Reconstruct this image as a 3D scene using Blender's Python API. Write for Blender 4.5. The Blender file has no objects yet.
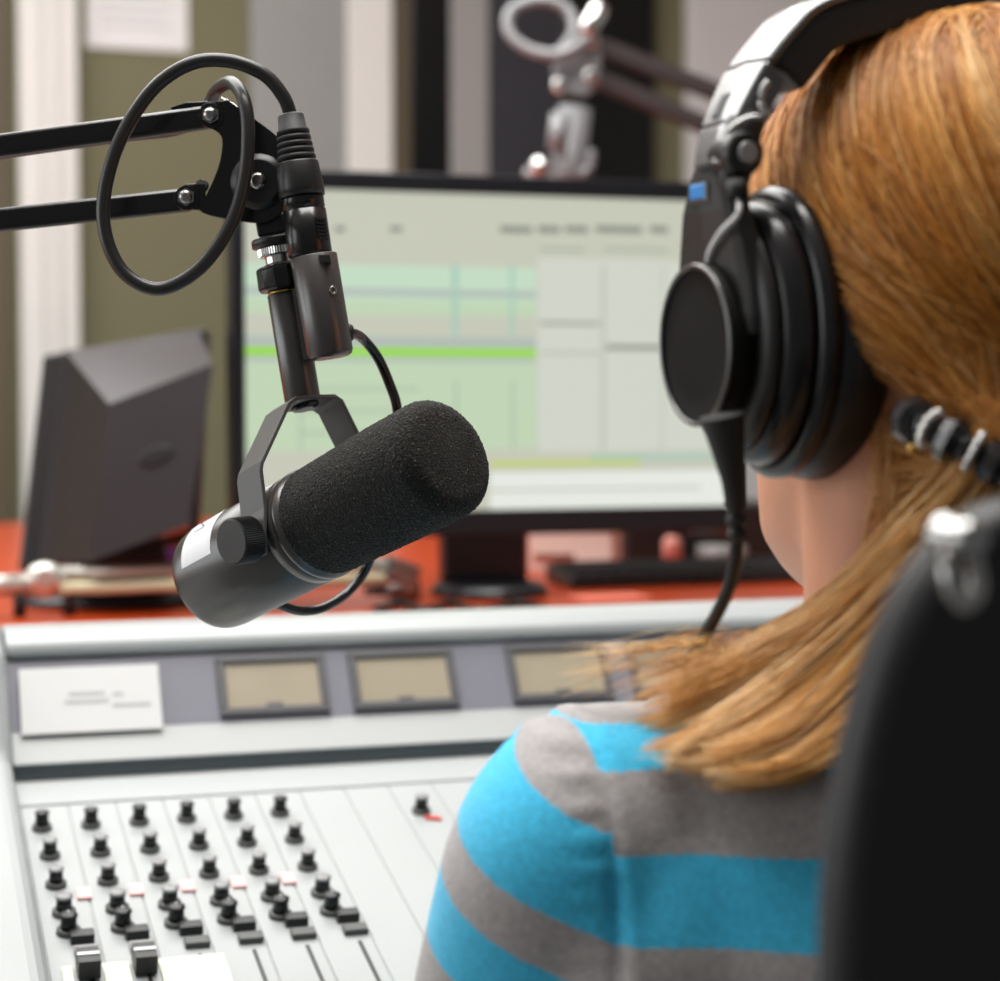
import bpy, math, random
import numpy as np
from mathutils import Vector, Matrix
from mathutils.bvhtree import BVHTree

random.seed(7); RNG = np.random.default_rng(7)
SC = bpy.context.scene
COL = SC.collection
V = Vector

# ------------------------------------------------------------------ camera
FPX = 2000.0
CAMZ = 1.15
YAW = math.radians(17.5); PITCH = math.radians(2.73)
CAM = V((0, 0, CAMZ))
FW = V((math.sin(YAW) * math.cos(PITCH), math.cos(YAW) * math.cos(PITCH), -math.sin(PITCH)))
RT = V((math.cos(YAW), -math.sin(YAW), 0))
UP = RT.cross(FW)

def P(px, py, d):
    """point of the room seen at pixel px,py at depth d from the lens"""
    return CAM + FW * d + RT * ((px - 500) / FPX * d) + UP * ((490.5 - py) / FPX * d)

def on_plane(px, py, p0, n):
    r = P(px, py, 1.0) - CAM
    t = (p0 - CAM).dot(n) / r.dot(n)
    return CAM + r * t

def camvec(r, u, toward):
    return RT * r + UP * u - FW * toward

# ------------------------------------------------------------------ materials
def newmat(name):
    m = bpy.data.materials.new(name); m.use_nodes = True
    nt = m.node_tree
    return m, nt, nt.nodes['Principled BSDF']

def srgb(r, g, b):
    def f(c):
        c /= 255.0
        return c / 12.92 if c <= 0.04045 else ((c + 0.055) / 1.055) ** 2.4
    return (f(r), f(g), f(b), 1)

def mat(name, col, rough=0.5, metal=0.0, bump=0.0, bscale=200.0, vary=0.0, vscale=20.0, spec=0.5, coat=0.0, sheen=0.0):
    m, nt, b = newmat(name)
    b.inputs['Base Color'].default_value = col
    b.inputs['Roughness'].default_value = rough
    b.inputs['Metallic'].default_value = metal
    b.inputs['Specular IOR Level'].default_value = spec
    b.inputs['Coat Weight'].default_value = coat
    b.inputs['Sheen Weight'].default_value = sheen
    tc = nt.nodes.new('ShaderNodeTexCoord')
    nz = nt.nodes.new('ShaderNodeTexNoise'); nz.inputs['Scale'].default_value = vscale
    nz.inputs['Detail'].default_value = 4
    nt.links.new(tc.outputs['Object'], nz.inputs['Vector'])
    mr = nt.nodes.new('ShaderNodeMapRange')
    mr.inputs['To Min'].default_value = max(0.02, rough - 0.04); mr.inputs['To Max'].default_value = min(1, rough + 0.04)
    nt.links.new(nz.outputs['Fac'], mr.inputs['Value']); nt.links.new(mr.outputs['Result'], b.inputs['Roughness'])
    if vary:
        mx = nt.nodes.new('ShaderNodeMix'); mx.data_type = 'RGBA'
        mx.inputs[6].default_value = tuple(c * (1 - vary) for c in col[:3]) + (1,)
        mx.inputs[7].default_value = tuple(min(1, c * (1 + vary)) for c in col[:3]) + (1,)
        nt.links.new(nz.outputs['Fac'], mx.inputs[0]); nt.links.new(mx.outputs[2], b.inputs['Base Color'])
    if bump:
        n2 = nt.nodes.new('ShaderNodeTexNoise'); n2.inputs['Scale'].default_value = bscale; n2.inputs['Detail'].default_value = 3
        nt.links.new(tc.outputs['Object'], n2.inputs['Vector'])
        bp = nt.nodes.new('ShaderNodeBump'); bp.inputs['Strength'].default_value = bump; bp.inputs['Distance'].default_value = 0.001
        nt.links.new(n2.outputs['Fac'], bp.inputs['Height']); nt.links.new(bp.outputs['Normal'], b.inputs['Normal'])
    return m

def emat(name, col, strength=1.0):
    m, nt, b = newmat(name)
    b.inputs['Base Color'].default_value = (0.02, 0.02, 0.02, 1)
    b.inputs['Roughness'].default_value = 0.35
    b.inputs['Emission Color'].default_value = col
    b.inputs['Emission Strength'].default_value = strength
    return m

# ------------------------------------------------------------------ mesh builder
class MB:
    def __init__(s):
        s.v = []; s.f = []; s.m = []; s.sm = []
    def add(s, verts, faces, mi=0, smooth=True):
        o = len(s.v)
        s.v.extend([tuple(p) for p in verts])
        for f in faces:
            s.f.append(tuple(i + o for i in f)); s.m.append(mi); s.sm.append(smooth)
    def box(s, c, ax, ay, az, mi=0):
        """centre and three half-axis vectors"""
        c, ax, ay, az = V(c), V(ax), V(ay), V(az)
        vs = [c + ax * i + ay * j + az * k for k in (-1, 1) for j in (-1, 1) for i in (-1, 1)]
        s.add(vs, [(0, 2, 3, 1), (4, 5, 7, 6), (0, 1, 5, 4), (2, 6, 7, 3), (0, 4, 6, 2), (1, 3, 7, 5)], mi, False)
    def abox(s, lo, hi, mi=0):
        c = [(a + b) / 2 for a, b in zip(lo, hi)]; h = [(b - a) / 2 for a, b in zip(lo, hi)]
        s.box(c, (h[0], 0, 0), (0, h[1], 0), (0, 0, h[2]), mi)
    def hexa(s, bottom, top, mi=0):
        s.add(list(bottom) + list(top), [(3, 2, 1, 0), (4, 5, 6, 7)] + [(i, (i + 1) % 4, 4 + (i + 1) % 4, 4 + i) for i in range(4)], mi, False)
    def loft(s, rings, mi=0, smooth=True, caps=True, closed=False):
        n = len(rings[0]); vs = [p for r in rings for p in r]; fs = []
        R = len(rings)
        for i in range(R if closed else R - 1):
            a = i * n; b = ((i + 1) % R) * n
            for j in range(n):
                k = (j + 1) % n
                fs.append((a + j, a + k, b + k, b + j))
        s.add(vs, fs, mi, smooth)
        if caps and not closed:
            o = len(s.v) - len(vs)
            s.f.append(tuple(o + j for j in reversed(range(n)))); s.m.append(mi); s.sm.append(False)
            s.f.append(tuple(o + (R - 1) * n + j for j in range(n))); s.m.append(mi); s.sm.append(False)
    def tube(s, pts, rad, seg=16, mi=0, closed=False, smooth=True, sq=None, up=None):
        """sweep along pts; rad number or list; sq=(a,b) sweeps a rectangle with up vector"""
        pts = [V(p) for p in pts]; n = len(pts)
        rad = rad if isinstance(rad, (list, tuple)) else [rad] * n
        tang = []
        for i in range(n):
            if closed: t = pts[(i + 1) % n] - pts[i - 1]
            else: t = pts[min(i + 1, n - 1)] - pts[max(i - 1, 0)]
            tang.append(t.normalized())
        ref = V(up) if up is not None else (V((0, 0, 1)) if abs(tang[0].z) < 0.9 else V((0, 1, 0)))
        x = (ref - tang[0] * ref.dot(tang[0])).normalized()
        rings = []
        for i in range(n):
            if up is not None: x = V(up)
            x = (x - tang[i] * x.dot(tang[i])).normalized(); y = tang[i].cross(x)
            if sq:
                a, b = sq
                rings.append([pts[i] + x * (a * u) + y * (b * w) for u, w in ((1, 1), (-1, 1), (-1, -1), (1, -1))])
            else:
                rings.append([pts[i] + (x * math.cos(t) + y * math.sin(t)) * rad[i] for t in [2 * math.pi * k / seg for k in range(seg)]])
        s.loft(rings, mi, smooth and not sq, True, closed)
    def lathe(s, o, d, prof, seg=32, mi=0, smooth=True, up=None, sx=1.0, sy=1.0, caps=True):
        """prof: list of (t along d, radius); optional elliptical scaling sx (along up) sy"""
        o, d = V(o), V(d).normalized()
        ref = V(up) if up is not None else (V((0, 0, 1)) if abs(d.z) < 0.9 else V((1, 0, 0)))
        x = (ref - d * ref.dot(d)).normalized(); y = d.cross(x)
        rings = []
        for t, r in prof:
            r = max(r, 1e-5)
            rings.append([o + d * t + x * (math.cos(a) * r * sx) + y * (math.sin(a) * r * sy) for a in [2 * math.pi * k / seg for k in range(seg)]])
        s.loft(rings, mi, smooth, caps)
    def prism(s, poly, ext, mi=0):
        """flat polygon (list of points) extruded by vector ext"""
        ext = V(ext); n = len(poly)
        vs = [V(p) for p in poly] + [V(p) + ext for p in poly]
        fs = [tuple(reversed(range(n))), tuple(range(n, 2 * n))] + [(i, (i + 1) % n, n + (i + 1) % n, n + i) for i in range(n)]
        s.add(vs, fs, mi, False)
    def sphere(s, c, r, mi=0, seg=20, rings=12, sc=(1, 1, 1), frame=None):
        c = V(c); fr = frame or (V((1, 0, 0)), V((0, 1, 0)), V((0, 0, 1)))
        rr = []
        for i in range(rings + 1):
            th = math.pi * i / rings
            z = -math.cos(th); q = max(math.sin(th), 1e-4)
            rr.append([c + fr[0] * (r * sc[0] * q * math.cos(a)) + fr[1] * (r * sc[1] * q * math.sin(a)) + fr[2] * (r * sc[2] * z)
                       for a in [2 * math.pi * k / seg for k in range(seg)]])
        s.loft(rr, mi, True, True)
    def quad(s, a, b, c, d, mi=0):
        s.add([a, b, c, d], [(0, 1, 2, 3)], mi, False)
    def build(s, name, mats, parent=None, bevel=0.0, bseg=2, subsurf=0, fixn=True):
        if not isinstance(mats, (list, tuple)): mats = [mats]
        me = bpy.data.meshes.new(name)
        base = V((0, 0, 0))
        if parent is not None:
            base = world_loc(parent)
        else:
            a = np.array(s.v); lo = a.min(0); hi = a.max(0)
            base = V(((lo[0] + hi[0]) / 2, (lo[1] + hi[1]) / 2, lo[2]))
        me.from_pydata([(p[0] - base.x, p[1] - base.y, p[2] - base.z) for p in s.v], [], s.f)
        for m in mats: me.materials.append(m)
        me.polygons.foreach_set('material_index', s.m)
        me.polygons.foreach_set('use_smooth', s.sm)
        me.update()
        if fixn:
            import bmesh
            bm = bmesh.new(); bm.from_mesh(me)
            bmesh.ops.recalc_face_normals(bm, faces=bm.faces); bm.to_mesh(me); bm.free()
        o = bpy.data.objects.new(name, me); COL.objects.link(o)
        if parent is not None: o.parent = parent
        else: o.location = base
        if bevel:
            b = o.modifiers.new('bevel', 'BEVEL'); b.width = bevel; b.segments = bseg; b.limit_method = 'ANGLE'; b.angle_limit = math.radians(40)
            b.harden_normals = False
        if subsurf:
            q = o.modifiers.new('sub', 'SUBSURF'); q.levels = subsurf; q.render_levels = subsurf
        return o

def world_loc(o):
    l = V(o.location)
    while o.parent is not None:
        o = o.parent; l = l + V(o.location)
    return l

def tag(o, label, cat, group=None, kind=None):
    o['label'] = label; o['category'] = cat
    if group: o['group'] = group
    if kind: o['kind'] = kind
    return o

def thing(name, loc, label, cat, group=None):
    o = bpy.data.objects.new(name, None); COL.objects.link(o)
    o.empty_display_size = 0.05
    o.location = V(loc)
    return tag(o, label, cat, group)

def struct(mb, name, mats, label=None, **k):
    o = mb.build(name, mats, **k); o['kind'] = 'structure'
    if label: o['label'] = label
    return o

def spline(pts, n=60, closed=False):
    """Catmull-Rom through points"""
    p = [V(q) for q in pts]; N = len(p); out = []
    segs = N if closed else N - 1
    per = max(2, n // segs)
    for i in range(segs):
        a = p[(i - 1) % N] if closed or i > 0 else p[0] * 2 - p[1]
        b = p[i]; c = p[(i + 1) % N]
        d = p[(i + 2) % N] if closed or i + 2 < N else p[-1] * 2 - p[-2]
        for k in range(per):
            t = k / per
            out.append(0.5 * ((2 * b) + (c - a) * t + (2 * a - 5 * b + 4 * c - d) * t * t + (-a + 3 * b - 3 * c + d) * t ** 3))
    if not closed: out.append(p[-1])
    return out

# ------------------------------------------------------------------ material library
BLACK_GLOSS = mat('black_gloss_paint', (0.006, 0.006, 0.006, 1), 0.22, bump=0.05, bscale=300)
BLACK_SATIN = mat('black_satin_plastic', (0.012, 0.012, 0.012, 1), 0.38, bump=0.05, bscale=500)
BLACK_MATTE = mat('black_rubber', (0.012, 0.012, 0.012, 1), 0.6, bump=0.1, bscale=400)
MIC_GREY = mat('dark_grey_powder_coat', (0.040, 0.036, 0.034, 1), 0.3, spec=0.95, bump=0.06, bscale=1200)
MIC_STRAP = mat('grey_painted_strap', (0.075, 0.073, 0.07, 1), 0.4, bump=0.08, bscale=900)
CHROME = mat('chrome', (0.75, 0.74, 0.72, 1), 0.16, 1.0)
STEEL = mat('steel_bolt', (0.35, 0.34, 0.33, 1), 0.25, 1.0)
BRASS = mat('brass', (0.75, 0.5, 0.15, 1), 0.25, 1.0)
CABLE = mat('black_cable_jacket', (0.02, 0.019, 0.018, 1), 0.36, bump=0.05, bscale=600)
WHITE_LABEL = mat('white_label', srgb(232, 234, 236), 0.5)
GREY_INK = mat('grey_ink', srgb(110, 118, 118), 0.6)
PALE_INK = mat('pale_grey_print', srgb(186, 187, 189), 0.7)
CONSOLE_WHITE = mat('console_white_enamel', srgb(163, 167, 167), 0.4, vary=0.02, vscale=8)
CONSOLE_PALE = mat('console_pale_grey', srgb(168, 171, 170), 0.45, vary=0.02, vscale=8)
CONSOLE_DARK = mat('console_slate_grey', srgb(128, 128, 138), 0.45, vary=0.03, vscale=8)
CONSOLE_LINE = mat('console_seam_grey', srgb(176, 178, 178), 0.6)
CONSOLE_GAP_SHADE = mat('console_gap_shade', srgb(92, 102, 106), 0.6)
KNOB_CAP = mat('knob_cap_grey', srgb(140, 141, 141), 0.35)
KNOB_BODY = mat('knob_body_black', srgb(26, 28, 27), 0.42)
KNOB_SKIRT = mat('knob_skirt_grey', srgb(74, 76, 74), 0.45)
BUTTON_PINK = mat('pink_button', srgb(246, 186, 184), 0.5)
RED_MARK = mat('red_mark', srgb(225, 60, 45), 0.5)
LCD = mat('lcd_glass_khaki', srgb(168, 157, 136), 0.3, vary=0.05, vscale=30)
LCD_FRAME = mat('lcd_frame_grey', srgb(86, 86, 88), 0.45)
PAPER = mat('white_paper', srgb(222, 222, 221), 0.85, vary=0.01)
CREAM = mat('cream_paper', srgb(236, 234, 214), 0.85, vary=0.01)
ORANGE = mat('orange_laminate', srgb(174, 60, 15), 0.3, vary=0.06, vscale=6)
DESK_GREY = mat('desk_grey', srgb(150, 148, 145), 0.5)
MON_BLACK = mat('monitor_black', (0.01, 0.01, 0.013, 1), 0.3)
MON_GREY = mat('monitor_back_grey', srgb(54, 51, 53), 0.3, bump=0.05, bscale=300)
MON_EDGE = mat('monitor_bezel_and_shade_black', srgb(28, 25, 26), 0.4)
OLIVE = mat('olive_wall_paint', srgb(106, 103, 76), 0.7, vary=0.05, vscale=3)
POST = mat('white_post_paint', srgb(214, 213, 208), 0.5, vary=0.03, vscale=5)
GREY_DOOR = mat('grey_door_panel', srgb(138, 140, 137), 0.5, vary=0.08, vscale=4)
GREY_MULL = mat('grey_mullion', srgb(150, 148, 145), 0.5)
DARK_GLASS = mat('dark_glass', srgb(10, 10, 10), 0.25)
NAVY_GLASS = mat('navy_panel', srgb(46, 46, 52), 0.45)
BROWN = mat('brown_jamb', srgb(84, 74, 56), 0.6)
PALE_WALL = mat('pale_panel', srgb(205, 202, 200), 0.7, vary=0.03, vscale=3)
SKIN = mat('skin', srgb(212, 150, 118), 0.5, bump=0.15, bscale=350, vary=0.04, vscale=60)
SKIN.node_tree.nodes['Principled BSDF'].inputs['Subsurface Weight'].default_value = 0.15
SKIN.node_tree.nodes['Principled BSDF'].inputs['Subsurface Radius'].default_value = (0.01, 0.004, 0.002)
LEATHERETTE = mat('black_leatherette', (0.012, 0.012, 0.013, 1), 0.4, bump=0.15, bscale=250)
PHONE_GLOSS = mat('headphone_gloss_black', (0.012, 0.012, 0.013, 1), 0.26)
PHONE_DARK = mat('headphone_dark_plastic', (0.016, 0.015, 0.014, 1), 0.42, bump=0.05, bscale=500)
BAND_GLOSS = mat('headband_gloss_black', (0.035, 0.036, 0.038, 1), 0.3, spec=1.0, coat=1.0)
BAND_GLOSS.node_tree.nodes['Principled BSDF'].inputs['Coat Roughness'].default_value = 0.25
RIM = mat('dark_silver_rim', (0.16, 0.16, 0.155, 1), 0.3, 0.8)
DISC = mat('disc_matte_black', (0.009, 0.0088, 0.008, 1), 0.6, spec=0.12)
SILVER = mat('silver_plastic', (0.45, 0.45, 0.44, 1), 0.35, 0.8)
BLUE_TAB = mat('blue_marker', srgb(52, 140, 214), 0.4)
CHAIR_BLACK = mat('chair_black_vinyl', (0.008, 0.008, 0.009, 1), 0.5, bump=0.1, bscale=300)
CHAIR_EDGE = mat('chair_grey_edging', (0.04, 0.042, 0.045, 1), 0.45)
JEANS = mat('dark_denim', srgb(40, 48, 70), 0.8, bump=0.2, bscale=900)

def foam_mat():
    m, nt, b = newmat('black_foam')
    tc = nt.nodes.new('ShaderNodeTexCoord')
    n1 = nt.nodes.new('ShaderNodeTexNoise'); n1.inputs['Scale'].default_value = 1000; n1.inputs['Detail'].default_value = 4; n1.inputs['Roughness'].default_value = 0.7
    n2 = nt.nodes.new('ShaderNodeTexVoronoi'); n2.inputs['Scale'].default_value = 1100
    cr = nt.nodes.new('ShaderNodeValToRGB')
    e = cr.color_ramp.elements
    e[0].position = 0.5; e[0].color = (0.005, 0.005, 0.004, 1)
    e[1].position = 0.71; e[1].color = (0.30, 0.27, 0.20, 1)
    q = e.new(0.62); q.color = (0.022, 0.021, 0.017, 1)
    for n in (n1, n2): nt.links.new(tc.outputs['Object'], n.inputs['Vector'])
    nt.links.new(n1.outputs['Fac'], cr.inputs['Fac']); nt.links.new(cr.outputs['Color'], b.inputs['Base Color'])
    ad = nt.nodes.new('ShaderNodeMath'); ad.operation = 'ADD'
    nt.links.new(n1.outputs['Fac'], ad.inputs[0]); nt.links.new(n2.outputs['Distance'], ad.inputs[1])
    bp = nt.nodes.new('ShaderNodeBump'); bp.inputs['Strength'].default_value = 0.9; bp.inputs['Distance'].default_value = 0.0007
    nt.links.new(ad.outputs[0], bp.inputs['Height']); nt.links.new(bp.outputs['Normal'], b.inputs['Normal'])
    b.inputs['Roughness'].default_value = 0.8; b.inputs['Specular IOR Level'].default_value = 0.3
    b.inputs['Sheen Weight'].default_value = 0.05
    return m
FOAM = foam_mat()

def stripe_mat(name, axis, stops, z0, z1, blue, grey, phase=0.0):
    """knit stripes: coordinate = dot(object position, axis); stops = alternating boundaries grey->blue->grey..."""
    m, nt, b = newmat(name)
    tc = nt.nodes.new('ShaderNodeTexCoord')
    dt = nt.nodes.new('ShaderNodeVectorMath'); dt.operation = 'DOT_PRODUCT'; dt.inputs[1].default_value = axis
    nt.links.new(tc.outputs['Object'], dt.inputs[0])
    wob = nt.nodes.new('ShaderNodeTexNoise'); wob.inputs['Scale'].default_value = 300
    nt.links.new(tc.outputs['Object'], wob.inputs['Vector'])
    wm = nt.nodes.new('ShaderNodeMath'); wm.operation = 'MULTIPLY_ADD'; wm.inputs[1].default_value = 0.002
    nt.links.new(wob.outputs['Fac'], wm.inputs[0]); nt.links.new(dt.outputs['Value'], wm.inputs[2])
    mr = nt.nodes.new('ShaderNodeMapRange'); mr.inputs['From Min'].default_value = z0; mr.inputs['From Max'].default_value = z1
    nt.links.new(wm.outputs[0], mr.inputs['Value'])
    cr = nt.nodes.new('ShaderNodeValToRGB'); cr.color_ramp.interpolation = 'CONSTANT'
    el = cr.color_ramp.elements
    while len(el) > 1: el.remove(el[-1])
    el[0].position = 0; el[0].color = stops[0][1]
    for z, c in stops[1:]:
        q = el.new((z - z0) / (z1 - z0)); q.color = c
    nt.links.new(mr.outputs['Result'], cr.inputs['Fac'])
    # heathered yarn
    nz = nt.nodes.new('ShaderNodeTexNoise'); nz.inputs['Scale'].default_value = 420; nz.inputs['Detail'].default_value = 3
    nt.links.new(tc.outputs['Object'], nz.inputs['Vector'])
    mm = nt.nodes.new('ShaderNodeMapRange'); mm.inputs['From Min'].default_value = 0.3; mm.inputs['From Max'].default_value = 0.7
    mm.inputs['To Min'].default_value = 0.84; mm.inputs['To Max'].default_value = 1.16
    nt.links.new(nz.outputs['Fac'], mm.inputs['Value'])
    mx = nt.nodes.new('ShaderNodeMix'); mx.data_type = 'RGBA'; mx.blend_type = 'MULTIPLY'; mx.inputs[0].default_value = 1
    nt.links.new(cr.outputs['Color'], mx.inputs[6]); nt.links.new(mm.outputs['Result'], mx.inputs[7])
    nt.links.new(mx.outputs[2], b.inputs['Base Color'])
    n3 = nt.nodes.new('ShaderNodeTexNoise'); n3.inputs['Scale'].default_value = 700
    nt.links.new(tc.outputs['Object'], n3.inputs['Vector'])
    bp = nt.nodes.new('ShaderNodeBump'); bp.inputs['Strength'].default_value = 0.4; bp.inputs['Distance'].default_value = 0.001
    nt.links.new(n3.outputs['Fac'], bp.inputs['Height']); nt.links.new(bp.outputs['Normal'], b.inputs['Normal'])
    b.inputs['Roughness'].default_value = 0.9; b.inputs['Specular IOR Level'].default_value = 0.15
    b.inputs['Sheen Weight'].default_value = 0.25; b.inputs['Sheen Roughness'].default_value = 0.5
    return m

def hair_mat():
    m, nt, b = newmat('ginger_blonde_hair')
    at = nt.nodes.new('ShaderNodeAttribute'); at.attribute_name = 'tint'
    cr = nt.nodes.new('ShaderNodeValToRGB'); e = cr.color_ramp.elements
    e[0].position = 0.0; e[0].color = srgb(120, 68, 14)
    e[1].position = 1.0; e[1].color = srgb(255, 222, 168)
    q = e.new(0.4); q.color = srgb(192, 120, 34)
    q = e.new(0.7); q.color = srgb(238, 178, 96)
    nt.links.new(at.outputs['Fac'], cr.inputs['Fac']); nt.links.new(cr.outputs['Color'], b.inputs['Base Color'])
    b.inputs['Roughness'].default_value = 0.38; b.inputs['Specular IOR Level'].default_value = 0.4
    return m
HAIR = hair_mat()

# ================================================================== ROOM
WALL_Y = 4.2
room_x0, room_x1, room_y0, room_z1 = -2.6, 3.4, -1.2, 2.8
wn = V((0, -1, 0)); wp = V((0, WALL_Y, 0))
def wx(px, y=100): return on_plane(px, y, wp, wn).x

mb = MB(); mb.abox((room_x0, room_y0, -0.1), (room_x1, WALL_Y + 0.2, 0)); struct(mb, 'floor', mat('floor_grey_carpet', srgb(120, 118, 116), 0.9, bump=0.3, bscale=300))
mb = MB(); mb.abox((room_x0, WALL_Y, 0), (room_x1, WALL_Y + 0.15, room_z1)); struct(mb, 'wall_back', OLIVE)
mb = MB(); mb.abox((room_x1, room_y0, 0), (room_x1 + 0.15, WALL_Y, room_z1)); struct(mb, 'wall_right', mat('wall_right_paint', srgb(196, 194, 190), 0.7))
mb = MB(); mb.abox((room_x0, room_y0, room_z1), (room_x1, WALL_Y, room_z1 + 0.1)); struct(mb, 'ceiling', mat('ceiling_white', srgb(235, 235, 233), 0.8))
# left wall with a wide window opening
mb = MB()
mb.abox((room_x0 - 0.15, room_y0, 0), (room_x0, WALL_Y, 0.9)); mb.abox((room_x0 - 0.15, room_y0, 2.3), (room_x0, WALL_Y, room_z1))
mb.abox((room_x0 - 0.15, room_y0, 0.9), (room_x0, 0.2, 2.3)); mb.abox((room_x0 - 0.15, 3.4, 0.9), (room_x0, WALL_Y, 2.3))
struct(mb, 'wall_left', mat('wall_left_paint', srgb(214, 212, 206), 0.7))
mb = MB()
for y in (0.2, 1.27, 2.33, 3.36): mb.abox((room_x0 - 0.1, y, 0.9), (room_x0 - 0.04, y + 0.05, 2.3))
for z in (0.9, 2.25): mb.abox((room_x0 - 0.1, 0.2, z), (room_x0 - 0.04, 3.4, z + 0.05))
struct(mb, 'window_1', POST)

def wall_strip(name, px0, px1, m, depth, z0=0.0, z1=room_z1, bevel=0.004):
    fx = lambda p: on_plane(p, 100, V((0, WALL_Y - depth, 0)), wn).x
    mb = MB(); mb.abox((fx(px0), WALL_Y - depth, z0), (fx(px1), WALL_Y - 0.0005, z1)); return struct(mb, name, m, bevel=bevel)
wall_strip('trim_1', -90, 8, BROWN, 0.02)
wall_strip('trim_2', 19, 78, POST, 0.05)
mb = MB()
for a, b in ((34, 40), (52, 56)):
    mb.abox((wx(a), WALL_Y - 0.058, 0), (wx(b), WALL_Y - 0.0502, room_z1))
struct(mb, 'trim_3', POST, bevel=0.003)
wall_strip('door_1', 252, 347, GREY_DOOR, 0.04)
wall_strip('trim_4', 348, 393, POST, 0.05)
wall_strip('trim_5', 393, 411, BROWN, 0.03)
wall_strip('window_2', 411, 452, DARK_GLASS, 0.03)
wall_strip('trim_6', 452, 489, GREY_MULL, 0.04)
wall_strip('window_3', 489, 562, NAVY_GLASS, 0.03)
wall_strip('window_4', 562, 655, DARK_GLASS, 0.03)
wall_strip('wall_panel', 692, 1250, PALE_WALL, 0.05)
# wall notice
mb = MB(); q0 = on_plane(86, 47, V((0, WALL_Y - 0.004, 0)), wn); q1 = on_plane(187, -60, V((0, WALL_Y - 0.004, 0)), wn)
mb.abox((q0.x, WALL_Y - 0.006, q0.z), (q1.x, WALL_Y - 0.001, q1.z))
t = thing('wall_notice', (q0.x + 0.1, WALL_Y - 0.003, q0.z), 'white paper notice pinned high on the olive back wall', 'notice')
mb.build('sheet', PAPER, t)
mb = MB()
for k in range(5):
    z = q0.z + 0.045 + 0.022 * k
    mb.abox((q0.x + 0.03, WALL_Y - 0.0066, z), (q1.x - 0.03 - 0.02 * (k % 2), WALL_Y - 0.0061, z + 0.006))
mb.build('print', PALE_INK, t)

# ================================================================== DESK
DECK_Z = 0.945
desk = thing('studio_desk', (0.1, 2.4, 0), 'long orange topped studio desk behind the mixing console', 'desk')
mb = MB(); mb.abox((-1.5, 1.62, DECK_Z - 0.03), (1.7, 3.3, DECK_Z)); mb.build('upper_deck', ORANGE, desk, bevel=0.004)
mb = MB(); mb.abox((-1.0, 0.96, 0.70), (1.5, 1.70, 0.735)); mb.build('work_top', DESK_GREY, desk, bevel=0.004)
mb = MB(); mb.abox((-1.45, 1.70, 0), (1.65, 1.74, DECK_Z - 0.031)); mb.build('modesty_panel', DESK_GREY, desk)
for sx in (-0.96, 1.42):
    mb = MB(); mb.abox((sx, 1.0, 0), (sx + 0.04, 1.69, 0.699)); mb.build('side_panel', DESK_GREY, desk)
for sx in (-1.4, 1.56):
    mb = MB(); mb.abox((sx, 1.75, 0), (sx + 0.04, 3.25, DECK_Z - 0.031)); mb.build('side_panel', DESK_GREY, desk)

# ================================================================== MIXING CONSOLE
INC = math.radians(12.7)
cvd = V((0, math.cos(INC), math.sin(INC))); cn = V((0, -math.sin(INC), math.cos(INC)))
cp0 = P(190, 815, 1.33)
def con(px, py, h=0.0): return on_plane(px, py, cp0 + cn * h, cn)
console = thing('mixing_console', con(200, 900) + V((0, 0, -0.12)), 'white broadcast mixing console with meter bridge and rows of black knobs', 'mixing console')
def on_con(x, v, h=0.0):
    """x world, v distance along the slope from cp0, h above the surface"""
    return V((x, 0, 0)) + V((0, cp0.y, cp0.z)) + cvd * v + cn * h
def con_v(px, py): return (con(px, py) - V((0, cp0.y, cp0.z))).dot(cvd)
xL = con(14, 790).x; xR = xL + 1.05
v_front = -0.40; v_back = con_v(300, 772)
def slab(mb, x0, x1, v0, v1, h0, h1, mi=0):
    bt = [on_con(x0, v0, h0), on_con(x1, v0, h0), on_con(x1, v1, h0), on_con(x0, v1, h0)]
    tp = [on_con(x0, v0, h1), on_con(x1, v0, h1), on_con(x1, v1, h1), on_con(x0, v1, h1)]
    mb.hexa(bt, tp, mi)
# body: control surface with vertical skirt resting on the desk
mb = MB()
pf = on_con(0, v_front, 0.0014); pb = on_con(0, v_back + 0.19, -0.001)
pbk = on_con(0, v_back, 0.0014)
prof = [(pf.y, 0.7355), (pf.y, pf.z), (pbk.y, pbk.z), (pb.y - 0.02, pbk.z), (pb.y - 0.02, 0.7355)]
mb.prism([V((xL, y, z)) for y, z in prof], V((xR - xL, 0, 0))); mb.build('chassis', CONSOLE_PALE, console)
# channel strips as separate panels
sep = [(18, 804), (66, 801), (114, 799), (162, 797), (209, 795), (256, 793), (299, 795), (340, 793), (383, 791), (431, 790)]
xs = [con(*q).x for q in sep]
pitch = (xs[6] - xs[0]) / 6
xs = [xs[0] + pitch * k for k in range(0, 26)]
v_top = con_v(200, 800)
for k in range(25):
    if xs[k + 1] > xR: break
    mb = MB(); slab(mb, xs[k] + 0.0004, xs[k + 1] - 0.0004, v_front + 0.01, v_top, 0, 0.0025)
    mb.build('channel_strip', CONSOLE_WHITE, console, bevel=0.0008)
mb = MB(); slab(mb, xL, xR, v_top + 0.001, v_back, 0, 0.0035); mb.build('top_rail', CONSOLE_WHITE, console, bevel=0.002)
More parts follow.
